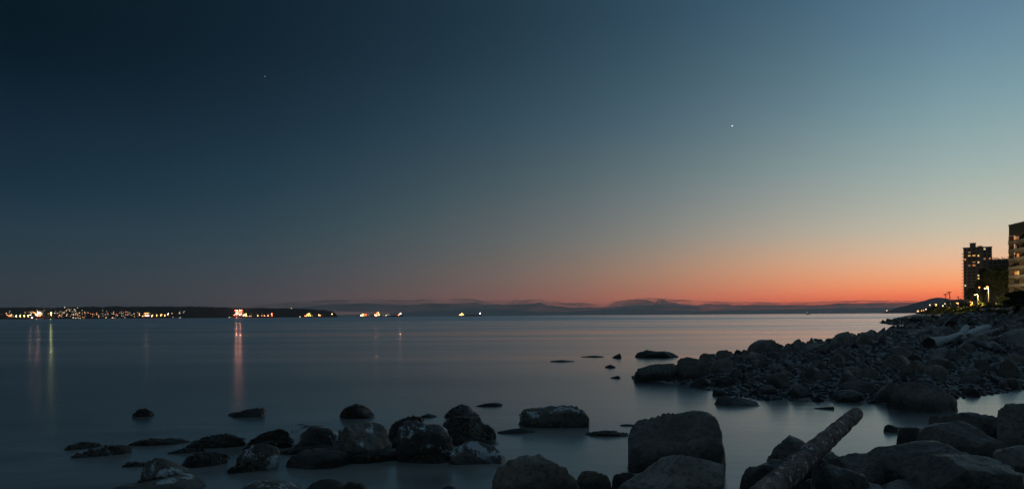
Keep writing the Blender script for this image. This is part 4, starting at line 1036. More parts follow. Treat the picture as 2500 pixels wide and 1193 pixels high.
def tower():
    d = 647.0; sc = d / F
    c = P(2387.5, 760, d); base = Vector((c.x, d, 4.0)); az = math.atan2(c.x, d)
    root = empty('apartment_tower', base, -az)
    zt = P(2387, 604, d).z - base.z; hw = 29.5 * sc
    x_of = lambda px: (px - 2387.5) * sc
    z_of = lambda py: P(2387.5, py, d).z - base.z
    MB().box(x_of(2358), x_of(2396), 0, 16, 0, zt).build('wall', M['concrete'], root)
    MB().box(x_of(2396) + .003, x_of(2417), 1.2, 17, 0, zt).build('wall', M['concrete_dark'], root)
    MB().box(x_of(2357), x_of(2397), -.5, 16.5, zt + .002, zt + .5).build('roof', M['concrete_dark'], root)
    MB().box(x_of(2397) + .003, x_of(2417.6), .8, 17.5, zt + .002, zt + .5).build('roof', M['concrete_dark'], root)
    MB().box(x_of(2371.5), x_of(2384), 3, 10, zt + .503, z_of(592.5)).build('lift_house', M['concrete'], root)
    MB().box(x_of(2371), x_of(2384.5), 2.6, 10.4, z_of(592.5) + .002, z_of(592.5) + .35).build('roof', M['concrete_dark'], root)
    rg = random.Random(44); m = MB()
    for k in range(160):
        p = Vector((x_of(2393) + rg.gauss(0, 1.1), 5 + rg.gauss(0, 1), zt + .6 + abs(rg.gauss(0, .6)))); s = rg.uniform(.2, .45)
        u = Vector((rg.gauss(0, 1), rg.gauss(0, 1), rg.gauss(0, 1))).normalized() * s; w = u.cross(Vector((rg.random(), rg.random(), 1))).normalized() * s
        m.add([p - u, p + w, p + u, p - w], [(0, 1, 2, 3)])
    m.build('roof_planting', M['leaf_dark'], root)
    st = 2.9; nf = int(zt / st)
    lit = {(0, 4): 'lit_w', (1, 1): 'lit_dim', (2, 1): 'lit_y', (2, 2): 'lit_y', (2, 3): 'lit_y', (3, 0): 'lit_o', (3, 4): 'lit_dim', (3, 5): 'lit_o', (4, 3): 'lit_w', (4, 2): 'lit_dim', (5, 1): 'lit_dim', (5, 2): 'lit_o', (8, 3): 'lit_w', (7, 4): 'lit_dim', (11, 0): 'lit_w', (9, 3): 'lit_y', (12, 3): 'lit_dim'}
    cols = [(2360, 2363.2), (2368, 2373), (2377, 2383), (2387.5, 2391), (2400, 2404), (2410.5, 2414)]
    wm = {}
    for i in range(nf):
        z1 = zt - .7 - i * st; z0 = z1 - 1.5
        for j, (a_, b_) in enumerate(cols):
            key = lit.get((i, j), 'glass'); yf = 0 if j < 4 else 1.2
            kk = (j, key)
            if kk not in wm:
                me = mesh_from('window', *(lambda q: (q.v, q.f))(MB().box(x_of(a_), x_of(b_), yf - .06, yf + .1, 0, 1.5))); me.materials.append(M[key]); wm[kk] = me
            o = link('window', wm[kk], None, root, (0, 0, z0))
        if i >= 1:
            zb = zt - 3.4 - i * st + st * .35
            if 'b' not in wm:
                q = MB().box(x_of(2354.7), x_of(2358) - .004, -.4, 4.5, 0, .25).box(x_of(2354.7), x_of(2354.9), -.4, 4.5, .26, 1.1)
                wm['b'] = mesh_from('balcony', q.v, q.f); wm['b'].materials.append(M['concrete_dark'])
                q = MB().box(x_of(2365.5), x_of(2386), -1.3, -.004, 0, .22).box(x_of(2365.5), x_of(2386), -1.3, -1.22, .23, 1.0)
                wm['b2'] = mesh_from('balcony', q.v, q.f); wm['b2'].materials.append(M['concrete_dark'])
            link('balcony', wm['b'], None, root, (0, 0, zb)); link('balcony', wm['b2'], None, root, (0, 0, zb - .3))
    tag(root, 'tall grey apartment tower with stacked left-side balconies and a few lit windows', 'apartment tower')

def block():
    p0 = P(2461.5, 700, 246); p1 = P(2500, 700, 236.2)
    e = Vector((p1.x - p0.x, p1.y - p0.y, 0)).normalized()
    base = Vector((p0.x, p0.y, 4.0)); rz = math.atan2(e.y, e.x)
    root = empty('apartment_block', base, rz)     # local x runs along the front toward the viewer, local -y... front faces the sea
    zr = P(2463, 549, 246).z - base.z
    # outward (sea-facing) side: rotate e by -90 or +90
    out = -1 if (Vector((e.y, -e.x)).dot(Vector((-1, 0))) > 0) else 1   # local y sign of the sea side
    def bx(x0, x1, y0, y1, z0, z1): return MB().box(x0, x1, min(out * y0, out * y1), max(out * y0, out * y1), z0, z1)
    Ls = 34.0
    bx(0.6, Ls, -14, -1.9, 0, zr - 3.7).build('wall', M['concrete_pink'], root)
    bx(0.1, Ls, -14, -0.25, zr - 3.69, zr - .35).build('penthouse_wall', M['cladding'], root)
    bx(0.0, Ls + .3, -14.1, -0.12, zr - .348, zr).build('roof', M['concrete_pink'], root)
    for k in range(26):
        bx(.3 + k * .6, .38 + k * .6, -.246, -.16, zr - 3.4, zr - .4).build('cladding_rib', M['rail'], root)
    nf = 9; st = 2.9
    lit = {(0, 0): 'lit_o', (0, 1): 'lit_dim', (2, 1): 'lit_o', (3, 3): 'lit_y', (3, 2): 'lit_dim', (4, 0): 'lit_o', (4, 1): 'lit_y', (5, 2): 'lit_dim', (1, 0): 'lit_dim', (3, 4): 'lit_w', (6, 3): 'lit_dim'}
    for i in range(nf):
        z1 = zr - 3.7 - i * st       # underside of the slab above
        zs = z1 - st
        bx(-.1, Ls, -1.898, 0, zs, zs + .24).build('balcony_slab', M['concrete_pink'], root)
        for k in range(10):
            x0 = .0 + k * 3.3
            q = bx(x0 + .06, x0 + 3.2, -.1, -.04, zs + .30, zs + 1.15).build('balcony_panel', M['balcony'], root)
            MB().box(x0, x0 + 3.3, min(out * -.12, out * -.02), max(out * -.12, out * -.02), zs + 1.152, zs + 1.21).build('handrail', M['rail'], q)
            bx(x0 - .03, x0 + .06, -1.85, -.2, zs + .242, z1 - .01).build('party_wall', M['concrete_pink'], root) if k % 2 == 0 else None
            for (a_, b_, jj) in ((.25, 1.45, 2 * k), (1.75, 3.05, 2 * k + 1)):
                key = lit.get((i, jj), 'glass')
                w = bx(x0 + a_, x0 + b_, -1.898, -1.84, zs + .3, z1 - .35).build('window', M[key], root)
                bx(x0 + (a_ + b_) / 2 - .03, x0 + (a_ + b_) / 2 + .03, -1.838, -1.80, zs + .3, z1 - .35).build('frame', M['rail'], w)
    tag(root, 'mid-rise apartment block with long balconies and orange-lit rooms at right edge', 'apartment block')

def low_block():
    d = 420.0; c = P(2440, 760, d); base = Vector((c.x, d, 4.0)); az = math.atan2(c.x, d); root = empty('apartment_block', base, -az)
    sc = d / F; x_of = lambda px: (px - 2440) * sc; zt = P(2440, 635, d).z - base.z
    MB().box(x_of(2414), x_of(2475), 0, 14, 0, zt).build('wall', M['concrete_dark'], root)
    MB().box(x_of(2413), x_of(2476), -.5, 14.5, zt + .002, zt + .4).build('roof', M['concrete_dark'], root)
    for fl in range(6):
        z = zt - 2.6 - fl * 2.9
        MB().box(x_of(2418), x_of(2474), -1.2, -.004, z - .2, z).build('balcony', M['balcony'], root)
        for k in range(6):
            MB().box(x_of(2419 + k * 9), x_of(2426 + k * 9), -.05, .1, z + .3, z + 2.1).build('window', M['glass'] if (fl, k) != (2, 3) else M['lit_dim'], root)
    m = MB(); rg = random.Random(5)
    for k in range(260):
        p = Vector((x_of(rg.uniform(2418, 2470)), 3 + rg.gauss(0, 1), zt + .4 + abs(rg.gauss(0, .35)) + (0.9 if rg.random() < .2 else 0))); s = rg.uniform(.15, .4)
        u = Vector((rg.gauss(0, 1), rg.gauss(0, 1), rg.gauss(0, 1))).normalized() * s; w = u.cross(Vector((rg.random(), rg.random(), 1))).normalized() * s
        m.add([p - u, p + w, p + u, p - w], [(0, 1, 2, 3)])
    m.build('roof_planting', M['leaf_dark'], root)
    tag(root, 'flat-roofed dark block half hidden behind trees, between tower and right-edge block', 'apartment block')

# ------------------------------------------------------------------ trees and shrubs
def leaf_mat(name, a, b_):
    m, nt, b, N, L = new_mat(name)
    oi = N('ShaderNodeObjectInfo'); geo = N('ShaderNodeNewGeometry')
    f = noise_n(N, L, geo.outputs['Position'], 0.9, 4)
    c = mixc(N, L, mrange(N, L, f, .3, .7), a, b_)
    L(c, b.inputs['Base Color']); b.inputs['Roughness'].default_value = .6; b.inputs['Specular IOR Level'].default_value = .3
    b.inputs['Transmission Weight'].default_value = 0
    return m
M['leaf_dark'] = leaf_mat('dark_leaves', (0.018, 0.026, 0.012), (0.04, 0.055, 0.022))
M['leaf'] = leaf_mat('green_leaves', (0.05, 0.07, 0.02), (0.10, 0.12, 0.035))
M['leaf_yellow'] = leaf_mat('yellow_green_leaves', (0.09, 0.10, 0.022), (0.19, 0.19, 0.045))
M['trunk'] = plain('tree_bark', (0.05, 0.04, 0.03), .9, .3, 3)
def plant(name, label, px, py_base, py_top, w_px, d, mat, cat, seed, leaves=1800, leaf=0.35, trunk=True, group=None, shape=1.0):
    rg = random.Random(seed); g = P(px, py_base, d); gz = H1(g.x, g.y)
    base = Vector((g.x, g.y, gz)); root = empty(name, base)
    top = P(px, py_top, d).z - gz; hw = w_px / 2 / F * d
    th = top * .28 if trunk else 0.0
    m = MB(); m.tube([(0, 0, -.1), (rg.uniform(-.1, .1) * hw, 0, top * .35), (rg.uniform(-.2, .2) * hw, 0, top * .75)], [max(.04, top * .03), max(.03, top * .022), max(.01, top * .008)], 8)
    for k in range(7 if trunk else 4):
        a_ = rg.uniform(0, 6.28); z0 = top * rg.uniform(.25 if trunk else .05, .6); l = hw * rg.uniform(.5, .85)
        m.tube([(0, 0, z0), (math.cos(a_) * l * .5, math.sin(a_) * l * .5, z0 + l * .4), (math.cos(a_) * l, math.sin(a_) * l, min(z0 + l * .9, top * .95))], [max(.02, top * .012), max(.015, top * .008), .01], 6)
    m.build('trunk' if trunk else 'stem', M['trunk'], root)
    # clumps
    cl = []
    for k in range(26 if trunk else 14):
        while True:
            x, y, z = rg.uniform(-1, 1), rg.uniform(-1, 1), rg.uniform(-1, 1)
            if x * x + y * y + z * z < 1: break
        s = rg.uniform(.22, .42)
        cl.append((x * .8 * hw, y * .8 * hw, th + (top - th) * (.5 + z * .40), s * hw, s * (top - th) * .42))
    m = MB()
    for k in range(leaves):
        cx, cy, cz, sr, sz = cl[rg.randrange(len(cl))]
        v = Vector((rg.gauss(0, 1), rg.gauss(0, 1), rg.gauss(0, 1))).normalized() * (rg.random() ** .4)
        p = Vector((cx + v.x * sr, cy + v.y * sr, max(cz + v.z * sz, 0.02)))
        if p.z > top: continue
        s = leaf * rg.uniform(.5, 1.2)
        u = Vector((rg.gauss(0, 1), rg.gauss(0, 1), rg.gauss(0, .6))).normalized() * s; w = u.cross(Vector((rg.gauss(0, 1), rg.gauss(0, 1), rg.gauss(0, 1)))).normalized() * s * .55
        m.add([p - u, p + w, p + u, p - w], [(0, 1, 2, 3)])
    m.build('crown', M[mat], root)
    tag(root, label, cat, group)
    return root
tower(); block(); low_block()
GT = 'trees between the apartment buildings'
plant('tree', 'tallest broad dark tree in front of the flat-roofed block', 2432, 742, 640, 62, 262, 'leaf_dark', 'tree', 1, 7000, .5, group=GT)
plant('tree', 'dark tree overlapping the lower tower, left of the tallest tree', 2402, 742, 652, 46, 300, 'leaf_dark', 'tree', 2, 5200, .55, group=GT)
plant('tree', 'dark tree against the left end of the balconied block', 2452, 742, 655, 36, 255, 'leaf_dark', 'tree', 3, 4200, .5, group=GT)
plant('tree', 'small tree low before the foot of the tower', 2376, 748, 700, 34, 420, 'leaf_dark', 'tree', 4, 2600, .6, group=GT)
plant('tree', 'rounded dark tree beneath the balconied block at right edge', 2484, 750, 707, 52, 205, 'leaf_dark', 'tree', 5, 5200, .35, group=GT)
plant('tree', 'low dark tree left of the rounded one, right of the tall lamp', 2452, 750, 712, 34, 246, 'leaf_dark', 'tree', 6, 3600, .35, group=GT)
GS = 'shrubs along the promenade'
plant('shrub', 'dark hedge-like shrub at the right edge above the stony strip', 2480, 757, 727, 66, 185, 'leaf_dark', 'shrub', 7, 4200, .25, False, GS)
plant('shrub', 'yellow-lit rounded shrub behind the tall lamp', 2418, 752, 736, 26, 226, 'leaf_yellow', 'shrub', 8, 1600, .22, False, GS)
plant('shrub', 'low olive shrub right of the tall lamp', 2434, 753, 739, 26, 222, 'leaf_yellow', 'shrub', 9, 1600, .22, False, GS)
plant('shrub', 'spreading lit shrub left of the tall lamp', 2398, 752, 737, 22, 236, 'leaf_yellow', 'shrub', 10, 1400, .22, False, GS)
plant('shrub', 'green leafy sapling glowing beside the second tall lamp', 2391, 744, 724, 9, 330, 'leaf', 'shrub', 11, 500, .28, False, GS)
plant('shrub', 'dark shrub between the lamps below the tower', 2355, 751, 736, 26, 420, 'leaf_dark', 'shrub', 12, 1500, .4, False, GS)
plant('shrub', 'golden shrub under the lamp left of the second tall lamp', 2376, 748, 736, 11, 500, 'leaf_yellow', 'shrub', 13, 600, .4, False, GS)
plant('shrub', 'dark rounded bush left of the yellow bush, near the water', 2280, 754, 742, 12, 620, 'leaf_dark', 'shrub', 14, 900, .5, False, GS)
plant('shrub', 'yellow bush lit by the leftmost post', 2290, 755, 746, 10, 600, 'leaf_yellow', 'shrub', 15, 600, .45, False, GS)
plant('shrub', 'olive bush beneath the white lamp, middle of the row', 2316, 754, 748, 14, 560, 'leaf_yellow', 'shrub', 16, 700, .4, False, GS)
plant('shrub', 'orange-lit grass clump below the lamp left of the tower', 2346, 757, 749, 28, 430, 'leaf_yellow', 'shrub', 17, 1500, .3, False, GS)

def bank_tufts():
    rg = np.random.RandomState(12); n_ = 26000
    W = np.array(WALL); k = len(W); tt = rg.uniform(2.5, k - 3.2, n_)
    wx = np.interp(tt, range(k), W[:, 0]); wy = np.interp(tt, range(k), W[:, 1])
    e = 1e-2; nx = np.interp(tt + e, range(k), W[:, 1]) - wy; ny = -(np.interp(tt + e, range(k), W[:, 0]) - wx); ln = np.hypot(nx, ny); nx /= ln; ny /= ln
    off = rg.uniform(-2.5, 14, n_); X = wx + nx * off; Y = wy + ny * off
    clump = vnoise(X * 0.22, Y * 0.22, 31) + 0.5 * vnoise(X * 0.7, Y * 0.7, 32)
    ok = clump > 0.72; X, Y, clump = X[ok], Y[ok], clump[ok]; Z = H(X, Y)
    vs = []; fs = []
    for i in range(len(X)):
        h = rg.uniform(.25, .8) * (0.6 + (clump[i] - 0.72) * 1.6) * (1 + Y[i] / 900); a_ = rg.uniform(0, 6.28); w_ = rg.uniform(.12, .3) * (1 + Y[i] / 700); lx, ly = rg.uniform(-.3, .3, 2)
        b0 = len(vs); ca, sa = math.cos(a_) * w_, math.sin(a_) * w_
        vs += [(X[i] - ca, Y[i] - sa, Z[i]), (X[i] + ca, Y[i] + sa, Z[i]), (X[i] + ca * .8 + lx * h, Y[i] + sa * .8 + ly * h, Z[i] + h * rg.uniform(.7, 1)), (X[i] - ca * .6 + lx * h, Y[i] - sa * .6 + ly * h, Z[i] + h)]
        fs.append((b0, b0 + 1, b0 + 2, b0 + 3))
    o = link('bank_grass', mesh_from('bank_grass', vs, fs), M['leaf']); tag(o, 'rough grass and weeds along the bank above the beach', 'grass', kind='stuff')
bank_tufts()
for q, (px, yb, yt, w, d, mk, lab) in enumerate([
        (2362, 756, 747, 20, 400, 'leaf_yellow', 'low yellow clump on the bank below the orange lamp'), (2382, 755, 746, 18, 330, 'leaf_yellow', 'lit grass clump on the bank below the second tallest lamp'),
        (2330, 757, 750, 16, 480, 'leaf', 'green tuft on the bank left of the tall pale post'), (2302, 757, 751, 14, 580, 'leaf_yellow', 'small tuft on the bank between the left lamps'),
        (2452, 757, 746, 16, 205, 'leaf_dark', 'dark low shrub beside the small white light'), (2408, 755, 745, 16, 225, 'leaf', 'green clump at the foot of the tallest lamp'), (2268, 757, 750, 14, 720, 'leaf_dark', 'dark scrub at the water end of the lamp row')]):
    plant('shrub', lab, px, yb, yt, w, d, mk, 'shrub', 40 + q, 700, .3 if d < 350 else .45, False, GS)

# ------------------------------------------------------------------ street lamps
M['pole'] = plain('lamp_post_metal', (0.13, 0.12, 0.11), .5, .15, 2, .3)
M['lens_w'] = emit('lamp_lens_white', (1.0, 0.70, 0.45), 3.2)
M['lens_o'] = emit('lamp_lens_sodium', (1.0, 0.42, 0.10), 3.0)
def street_lamp(label, px, yb, yt, d, hx, hy, power, col=(1.0, 0.62, 0.22), lens='lens_w', lens_r=0.28):
    g = P(px, yb, d); gz = H1(g.x, g.y); base = Vector((g.x, g.y, min(gz, g.z))); root = empty('street_lamp', base)
    top = P(px, yt, d) - base; head = P(hx, hy, d) - base
    m = MB(); m.tube([(0, 0, 0), (0, 0, .35), (0, 0, .36), (0, 0, top.z - .3)], [.13, .13, .085, .06], 10); m.build('pole', M['pole'], root)
    mid = Vector((head.x * .35, 0, top.z + .1))
    m = MB(); m.tube([(0, 0, top.z - .31), mid, (head.x * .9, 0, head.z + .16)], [.06, .05, .045], 8); m.build('arm', M['pole'], root)
    s = lens_r
    m = MB(); m.tube([(head.x, 0, head.z + .1), (head.x, 0, head.z + .2), (head.x, 0, head.z + .3)], [s * 1.1, s * 1.0, s * .4], 12); hd = m.build('head', M['pole'], root)
    v, f = ico(2); link('lens', mesh_from('lens', (v * np.array([s, s, s * .7])).tolist(), f, True), M[lens], hd, (head.x, 0, head.z))
    ld = bpy.data.lights.new('lamp_light', 'POINT'); ld.energy = power; ld.color = col; ld.shadow_soft_size = .2
    lo = bpy.data.objects.new('lamp_light', ld); COL.objects.link(lo); lo.parent = root; lo.location = (head.x, 0, head.z - s * .9 - .25)
    tag(root, label, 'street lamp', 'street lamps along the promenade')
street_lamp('tallest lit street lamp, right of the others, pole glowing pink', 2413.8, 749, 703, 232, 2405.4, 703.5, 12000, (1, .72, .3), lens_r=.36)
street_lamp('second tallest lit street lamp beside a green sapling', 2387.2, 744, 718, 330, 2380.9, 719, 9000, (1, .72, .3), lens_r=.42)
street_lamp('orange lit lamp above a golden shrub at the tower foot', 2373.6, 748, 735, 500, 2369.7, 736.3, 5000, (1, .5, .15), 'lens_o', .5)
street_lamp('lit lamp with tall pale post just left of the tower', 2338.9, 752, 737.5, 440, 2335.8, 738.8, 5000, (1, .55, .2), 'lens_o', .42)
street_lamp('white lit lamp in the middle of the left row', 2310, 753, 739.5, 560, 2307, 740.6, 4000, (1, .7, .35), 'lens_w', .45)
street_lamp('leftmost lamp post beside the yellow bush', 2286, 753.5, 741.5, 620, 2282.5, 742.5, 5000, (1, .6, .2), 'lens_o', .28)
def low_light(label, px, py, d, r, m, col, power):
    p = P(px, py, d); gz = H1(p.x, p.y); base = Vector((p.x, p.y, min(gz, p.z - .3))); root = empty('path_light', base); h = p.z - base.z
    MB().tube([(0, 0, 0), (0, 0, h - r * .5)], [.06, .05], 8).build('post', M['pole'], root)
    v, f = ico(2); link('lens', mesh_from('lens', (v * r).tolist(), f, True), M[m], root, (0, 0, h))
    tag(root, label, 'path light', 'small lit lights along the shore path')
low_light('small white light at the dark hedge, right of the tall lamp', 2442, 747.3, 214, .22, 'lens_w', 0, 0)
low_light('small white light between the leftmost lamp posts', 2302, 746, 640, .5, 'lens_w', 0, 0)
low_light('pale green light farthest left of the lamp row', 2270, 744, 700, .5, 'lens_w', 0, 0)
low_light('white light at the water end of the promenade', 2261, 754.7, 760, .62, 'lens_w', 0, 0)
low_light('bright orange light nearest the water on the promenade point', 2241, 759, 900, .95, 'lens_o', 0, 0)
low_light('dim orange light beside the bright orange one', 2250, 757.8, 850, .5, 'lens_o', 0, 0)
low_light('dim orange light between the bright orange and white ones', 2255, 757, 820, .45, 'lens_o', 0, 0)
low_light('orange globe light in the tree behind the tall lamp', 2410.5, 700.6, 250, .4, 'lens_o', 0, 0)
low_light('dim amber globe light in the tree left of the tall lamp', 2391, 701.5, 290, .3, 'lens_o', 0, 0)
def marker_post():
    p = P(2425, 752, 219); g = Vector((p.x, p.y, H1(p.x, p.y))); root = empty('marker_post', g); h = P(2425, 727, 219).z - g.z
    MB().tube([(0, 0, 0), (0, 0, h - .25)], [.09, .08], 10).build('post', M['pole'], root)
    MB().tube([(0, 0, h - .248), (0, 0, h - .1), (0, 0, h)], [.13, .13, .05], 10).build('cap', M['pole'], root)
    tag(root, 'short plain post behind the olive shrub, no lamp', 'post')
marker_post()
M['pole_wood'] = plain('utility_pole_wood', (0.045, 0.035, 0.03), .9, .3, 2)
def utility_pole(label, px, yb, px2, yt, d):
    g = P(px, yb, d); gz = H1(g.x, g.y); b0 = Vector((g.x, g.y, min(gz, g.z))); root = empty('utility_pole', b0); t = P(px2, yt, d) - b0
    MB().tube([(0, 0, 0), t], [.36, .24], 8).build('pole', M['pole_wood'], root)
    for k, w in ((0, 1.9), (.9, 1.5)):
        c = t * ((t.length - .5 - k) / t.length); m = MB(); m.box(c.x - w, c.x + w, c.y - .12 - .3, c.y + .12 - .3, c.z - .14, c.z + .14); ca = m.build('cross_arm', M['pole_wood'], root)
        for s in (-1, -.5, .5, 1):
            x = c.x + s * w * .92; MB().tube([(x, c.y - .3, c.z + .142), (x, c.y - .3, c.z + .5)], [.1, .07], 6).build('insulator', M['pole'], ca)
    tag(root, label, 'utility pole', 'utility poles left of the tower')
utility_pole('taller leaning utility pole with cross arms, right of the pair', 2323, 745, 2316.5, 711, 560)
utility_pole('shorter utility pole with cross arms, left of the pair', 2311, 745, 2308, 716, 640)
utility_pole('thin distant pole nearest the tower', 2340.5, 742, 2339, 723, 900)

# ------------------------------------------------------------------ ships
M['hull_red'] = plain('red_oxide_hull', (0.16, 0.03, 0.025), .5, .25, .02)
M['hull_black'] = plain('black_hull', (0.02, 0.02, 0.022), .5, .25, .02)
M['hull_rose'] = plain('floodlit_red_hull', (0.28, 0.12, 0.11), .5, .25, .02)  # pink of floodlit plating is put into the red hull colour
M['ship_white'] = plain('stained_white_ship_paint', (0.42, 0.39, 0.35), .5, .15, .05)
M['ship_gear'] = plain('buff_deck_gear', (0.35, 0.28, 0.15), .5, .2, .05)
M['l_warm'] = emit('deck_light_warm', (1.0, 0.40, 0.12), 26)
M['l_red'] = emit('deck_light_red', (1.0, 0.13, 0.045), 40)
M['l_yel'] = emit('deck_light_yellow', (1.0, 0.68, 0.16), 22)
M['l_wht'] = emit('deck_light_white', (1.0, 0.93, 0.86), 24)
M['l_ygr'] = emit('deck_light_yellow_green', (0.85, 1.0, 0.35), 40)
M['l_dim'] = emit('deck_light_dim', (1.0, 0.62, 0.4), 4)
lamp_me = {}
def ship(label, xs, xb, ywl, blk, hull, lamps, cranes=(), crane_lamp=None, length=190.0, deck_y=None, floods=()):
    """blk = (px0, px1, py_top) of the deck house at the stern; lamps = (px, py, material, radius in px)"""
    d = length * F / (xb - xs); xm = (xs + xb) / 2
    p = P(xm, ywl, d); base = Vector((p.x, d, 0.0)); root = empty('cargo_ship', base)
    yw = PY0 - (xm - PX0) * PHI + EYE * F / d     # image height of the waterline here
    sc = d / F
    X = lambda px: (px - xm) * sc
    Z = lambda py: max((PY0 - (xm - PX0) * PHI - py) * sc + EYE, .5)
    deck = Z(deck_y) if deck_y else 9.0
    hb = 15.0
    x0, x1 = X(xs), X(xb); Lh = x1 - x0
    # hull: plan outline tapered at bow and stern, flared
    st = [(0, .55, 0.0), (.04, .85, 0.0), (.12, 1, 0), (.5, 1, 0), (.8, 1, .0), (.9, .8, .05), (.96, .45, .16), (1.0, .04, .28)]
    vs = []; fs = []
    for (t, w, up) in st:
        x = x0 + Lh * t
        vs += [(x - (Lh * .02 if t > .95 else 0), -hb * w * .75, -2), (x, -hb * w, deck * (1 + up)), (x, hb * w, deck * (1 + up)), (x - (Lh * .02 if t > .95 else 0), hb * w * .75, -2)]
    n = len(st)
    for i in range(n - 1):
        for k in range(4): fs.append((i * 4 + k, i * 4 + (k + 1) % 4, (i + 1) * 4 + (k + 1) % 4, (i + 1) * 4 + k))
    fs += [(3, 2, 1, 0), ((n - 1) * 4, (n - 1) * 4 + 1, (n - 1) * 4 + 2, (n - 1) * 4 + 3)]
    link('hull', mesh_from('hull', vs, fs), M[hull], root)
    bx0, bx1, bt = blk; a_, b_ = X(bx0), X(bx1); zt = Z(bt); nd = max(3, int((zt - deck) / 3.4))
    dh = MB()
    for k in range(nd):
        f0 = k / nd; ins = (b_ - a_) * .05 * k / nd
        dh.box(a_ + ins * 2.5, b_ - ins, -11 + 3 * f0, 11 - 3 * f0, deck + (zt - deck) * f0 + .02, deck + (zt - deck) * (k + .82) / nd)
        dh.box(a_ + ins * 2.5 - .6, b_ - ins + .6, -12.5 + 3 * f0, 12.5 - 3 * f0, deck + (zt - deck) * (k + .82) / nd + .01, deck + (zt - deck) * (k + 1) / nd)
    house = dh.build('deck_house', M['ship_white'], root)
    for k in range(nd):
        z = deck + (zt - deck) * (k + .45) / nd
        MB().box(a_ + (b_ - a_) * .15, b_ - (b_ - a_) * .12, -11.3 + 3 * k / nd, -10.9 + 3 * k / nd, z - .55, z + .55).build('window_row', M['lit_dim'], house)
    MB().box(a_ + (b_ - a_) * .06, a_ + (b_ - a_) * .3, -3, 3, zt + .02, zt + 5).build('funnel', M['hull_black'], root)
    MB().tube([((a_ + b_) / 2, 0, zt), ((a_ + b_) / 2, 0, zt + 8)], [.5, .25], 6).build('mast', M['ship_gear'], root)
    xf = x0 + Lh * .965
    fm = MB(); fm.tube([(xf, 0, deck * 1.1), (xf, 0, deck + 11)], [.6, .3], 6); fm.build('mast', M['ship_gear'], root)
    for cx in cranes:
        x = X(cx); zt2 = deck + 13
        m = MB(); m.tube([(x, 0, deck - .5), (x, 0, zt2)], [1.5, 1.2], 8); m.box(x - 2, x + 2, -2, 2, zt2 - .5, zt2 + 2.5); m.tube([(x, 0, zt2 + .5), (x + 18, 0, deck + 6)], [.8, .5], 6)
        m.build('crane', M['ship_gear'], root)
        if crane_lamp:
            for q in (.35, .62, .9):
                o = link('lamp', lamp_mesh(crane_lamp), None, root, (x, -2.6, deck + 12 * q)); o.scale = (1.0, 1.0, 1.6)
    hat = MB()
    for k in range(5):
        t0 = b_ + 4 + (xf - b_ - 16) * k / 5; hat.box(t0, t0 + (xf - b_ - 16) / 5 - 4, -9, 9, deck * .98, deck + 1.8)
    hat.build('hatch_cover', M[hull], root)
    for (lx, ly, mk, r) in lamps:
        o = link('lamp', lamp_mesh(mk), None, root, (X(lx), -17.5, max(Z(ly), 1.0)))
        s = r * sc * 0.58; o.scale = (s, s, s)
    for (lx, ly, col, pw) in floods:      # outward floodlights at the lamps: they throw the long streaks on the water
        ld = bpy.data.lights.new('floodlight', 'SPOT'); ld.energy = pw; ld.color = col; ld.spot_size = R(150); ld.spot_blend = 0.6; ld.shadow_soft_size = 2.5
        lo = bpy.data.objects.new('floodlight', ld); COL.objects.link(lo); lo.parent = root; lo.location = (X(lx), -21.0, max(Z(ly), 2.0)); lo.rotation_euler = (R(-84), 0, -math.atan2(base.x, base.y))
    tag(root, label, 'cargo ship', 'cargo ships at anchor in the bay')
def lamp_mesh(mk):
    if mk not in lamp_me:
        v, f = ico(2); me = mesh_from('lamp', v.tolist(), f, True); me.materials.append(M[mk]); lamp_me[mk] = me
    return lamp_me[mk]
rl = random.Random(77)
def spray(x0, x1, y0, y1, n, mats, r=(0.5, 1.0)):
    return [(rl.uniform(x0, x1), rl.uniform(y0, y1), rl.choice(mats), rl.uniform(*r)) for _ in range(n)]
ship('leftmost cargo ship, orange-lit stern and two yellow lit crane pairs', 18, 84, 779, (20, 32, 766.5), 'hull_rose',
     spray(20, 32, 768, 775, 7, ['l_warm', 'l_red'], (.45, .8)) + [(33, 768.5, 'l_yel', .6), (79, 768.8, 'l_wht', 1.1), (82.5, 775.2, 'l_wht', 1.2), (44, 770.5, 'l_wht', .4), (63, 770.3, 'l_wht', .4)], (40.5, 50, 60, 69.5), 'l_yel', 160, 774, [(79, 768.8, (1, .7, .5), 6e4)])
ship('second ship from left, glaring white bridge and yellow-green bow light', 84, 136, 779, (88, 105, 758), 'hull_rose',
     [(98, 763.5, 'l_wht', 2.3), (92, 768, 'l_warm', 1.5), (90, 764.5, 'l_warm', 1.0), (95, 768.5, 'l_wht', 1.2), (102, 763.5, 'l_wht', 1.2), (106.5, 765, 'l_warm', .7), (104, 769, 'l_warm', .7), (86, 762, 'l_warm', .7), (96, 758.5, 'l_warm', .6), (129, 764, 'l_ygr', 2.0), (129, 768.5, 'l_ygr', .8)] + spray(89, 104, 769, 771, 6, ['l_red', 'l_warm'], (.4, .7)), (), None, 138, 770.5, [(129, 764, (1, 1, .38), 2.0e5), (95, 765, (1, .45, .3), 0.9e5)])
ship('third ship from left, white-lit stern and four amber cranes, red hull', 347, 420, 777.5, (350, 366, 763), 'hull_red',
     [(357, 763.5, 'l_warm', .8), (360, 763.5, 'l_warm', .8), (364, 763.8, 'l_yel', .8), (358, 766, 'l_warm', .7), (364.5, 769.8, 'l_wht', 1.4), (373.5, 771.8, 'l_warm', 1.1), (344, 767.5, 'l_warm', .9), (414, 765.5, 'l_wht', 1.2), (413, 769, 'l_warm', .8), (398, 767.5, 'l_warm', .9)] + spray(350, 363, 769, 771.5, 8, ['l_wht', 'l_warm'], (.5, .9)), (372.5, 383, 393, 403), 'l_warm', 195, 772.5, [(360, 766, (1, .55, .3), 4e4)])
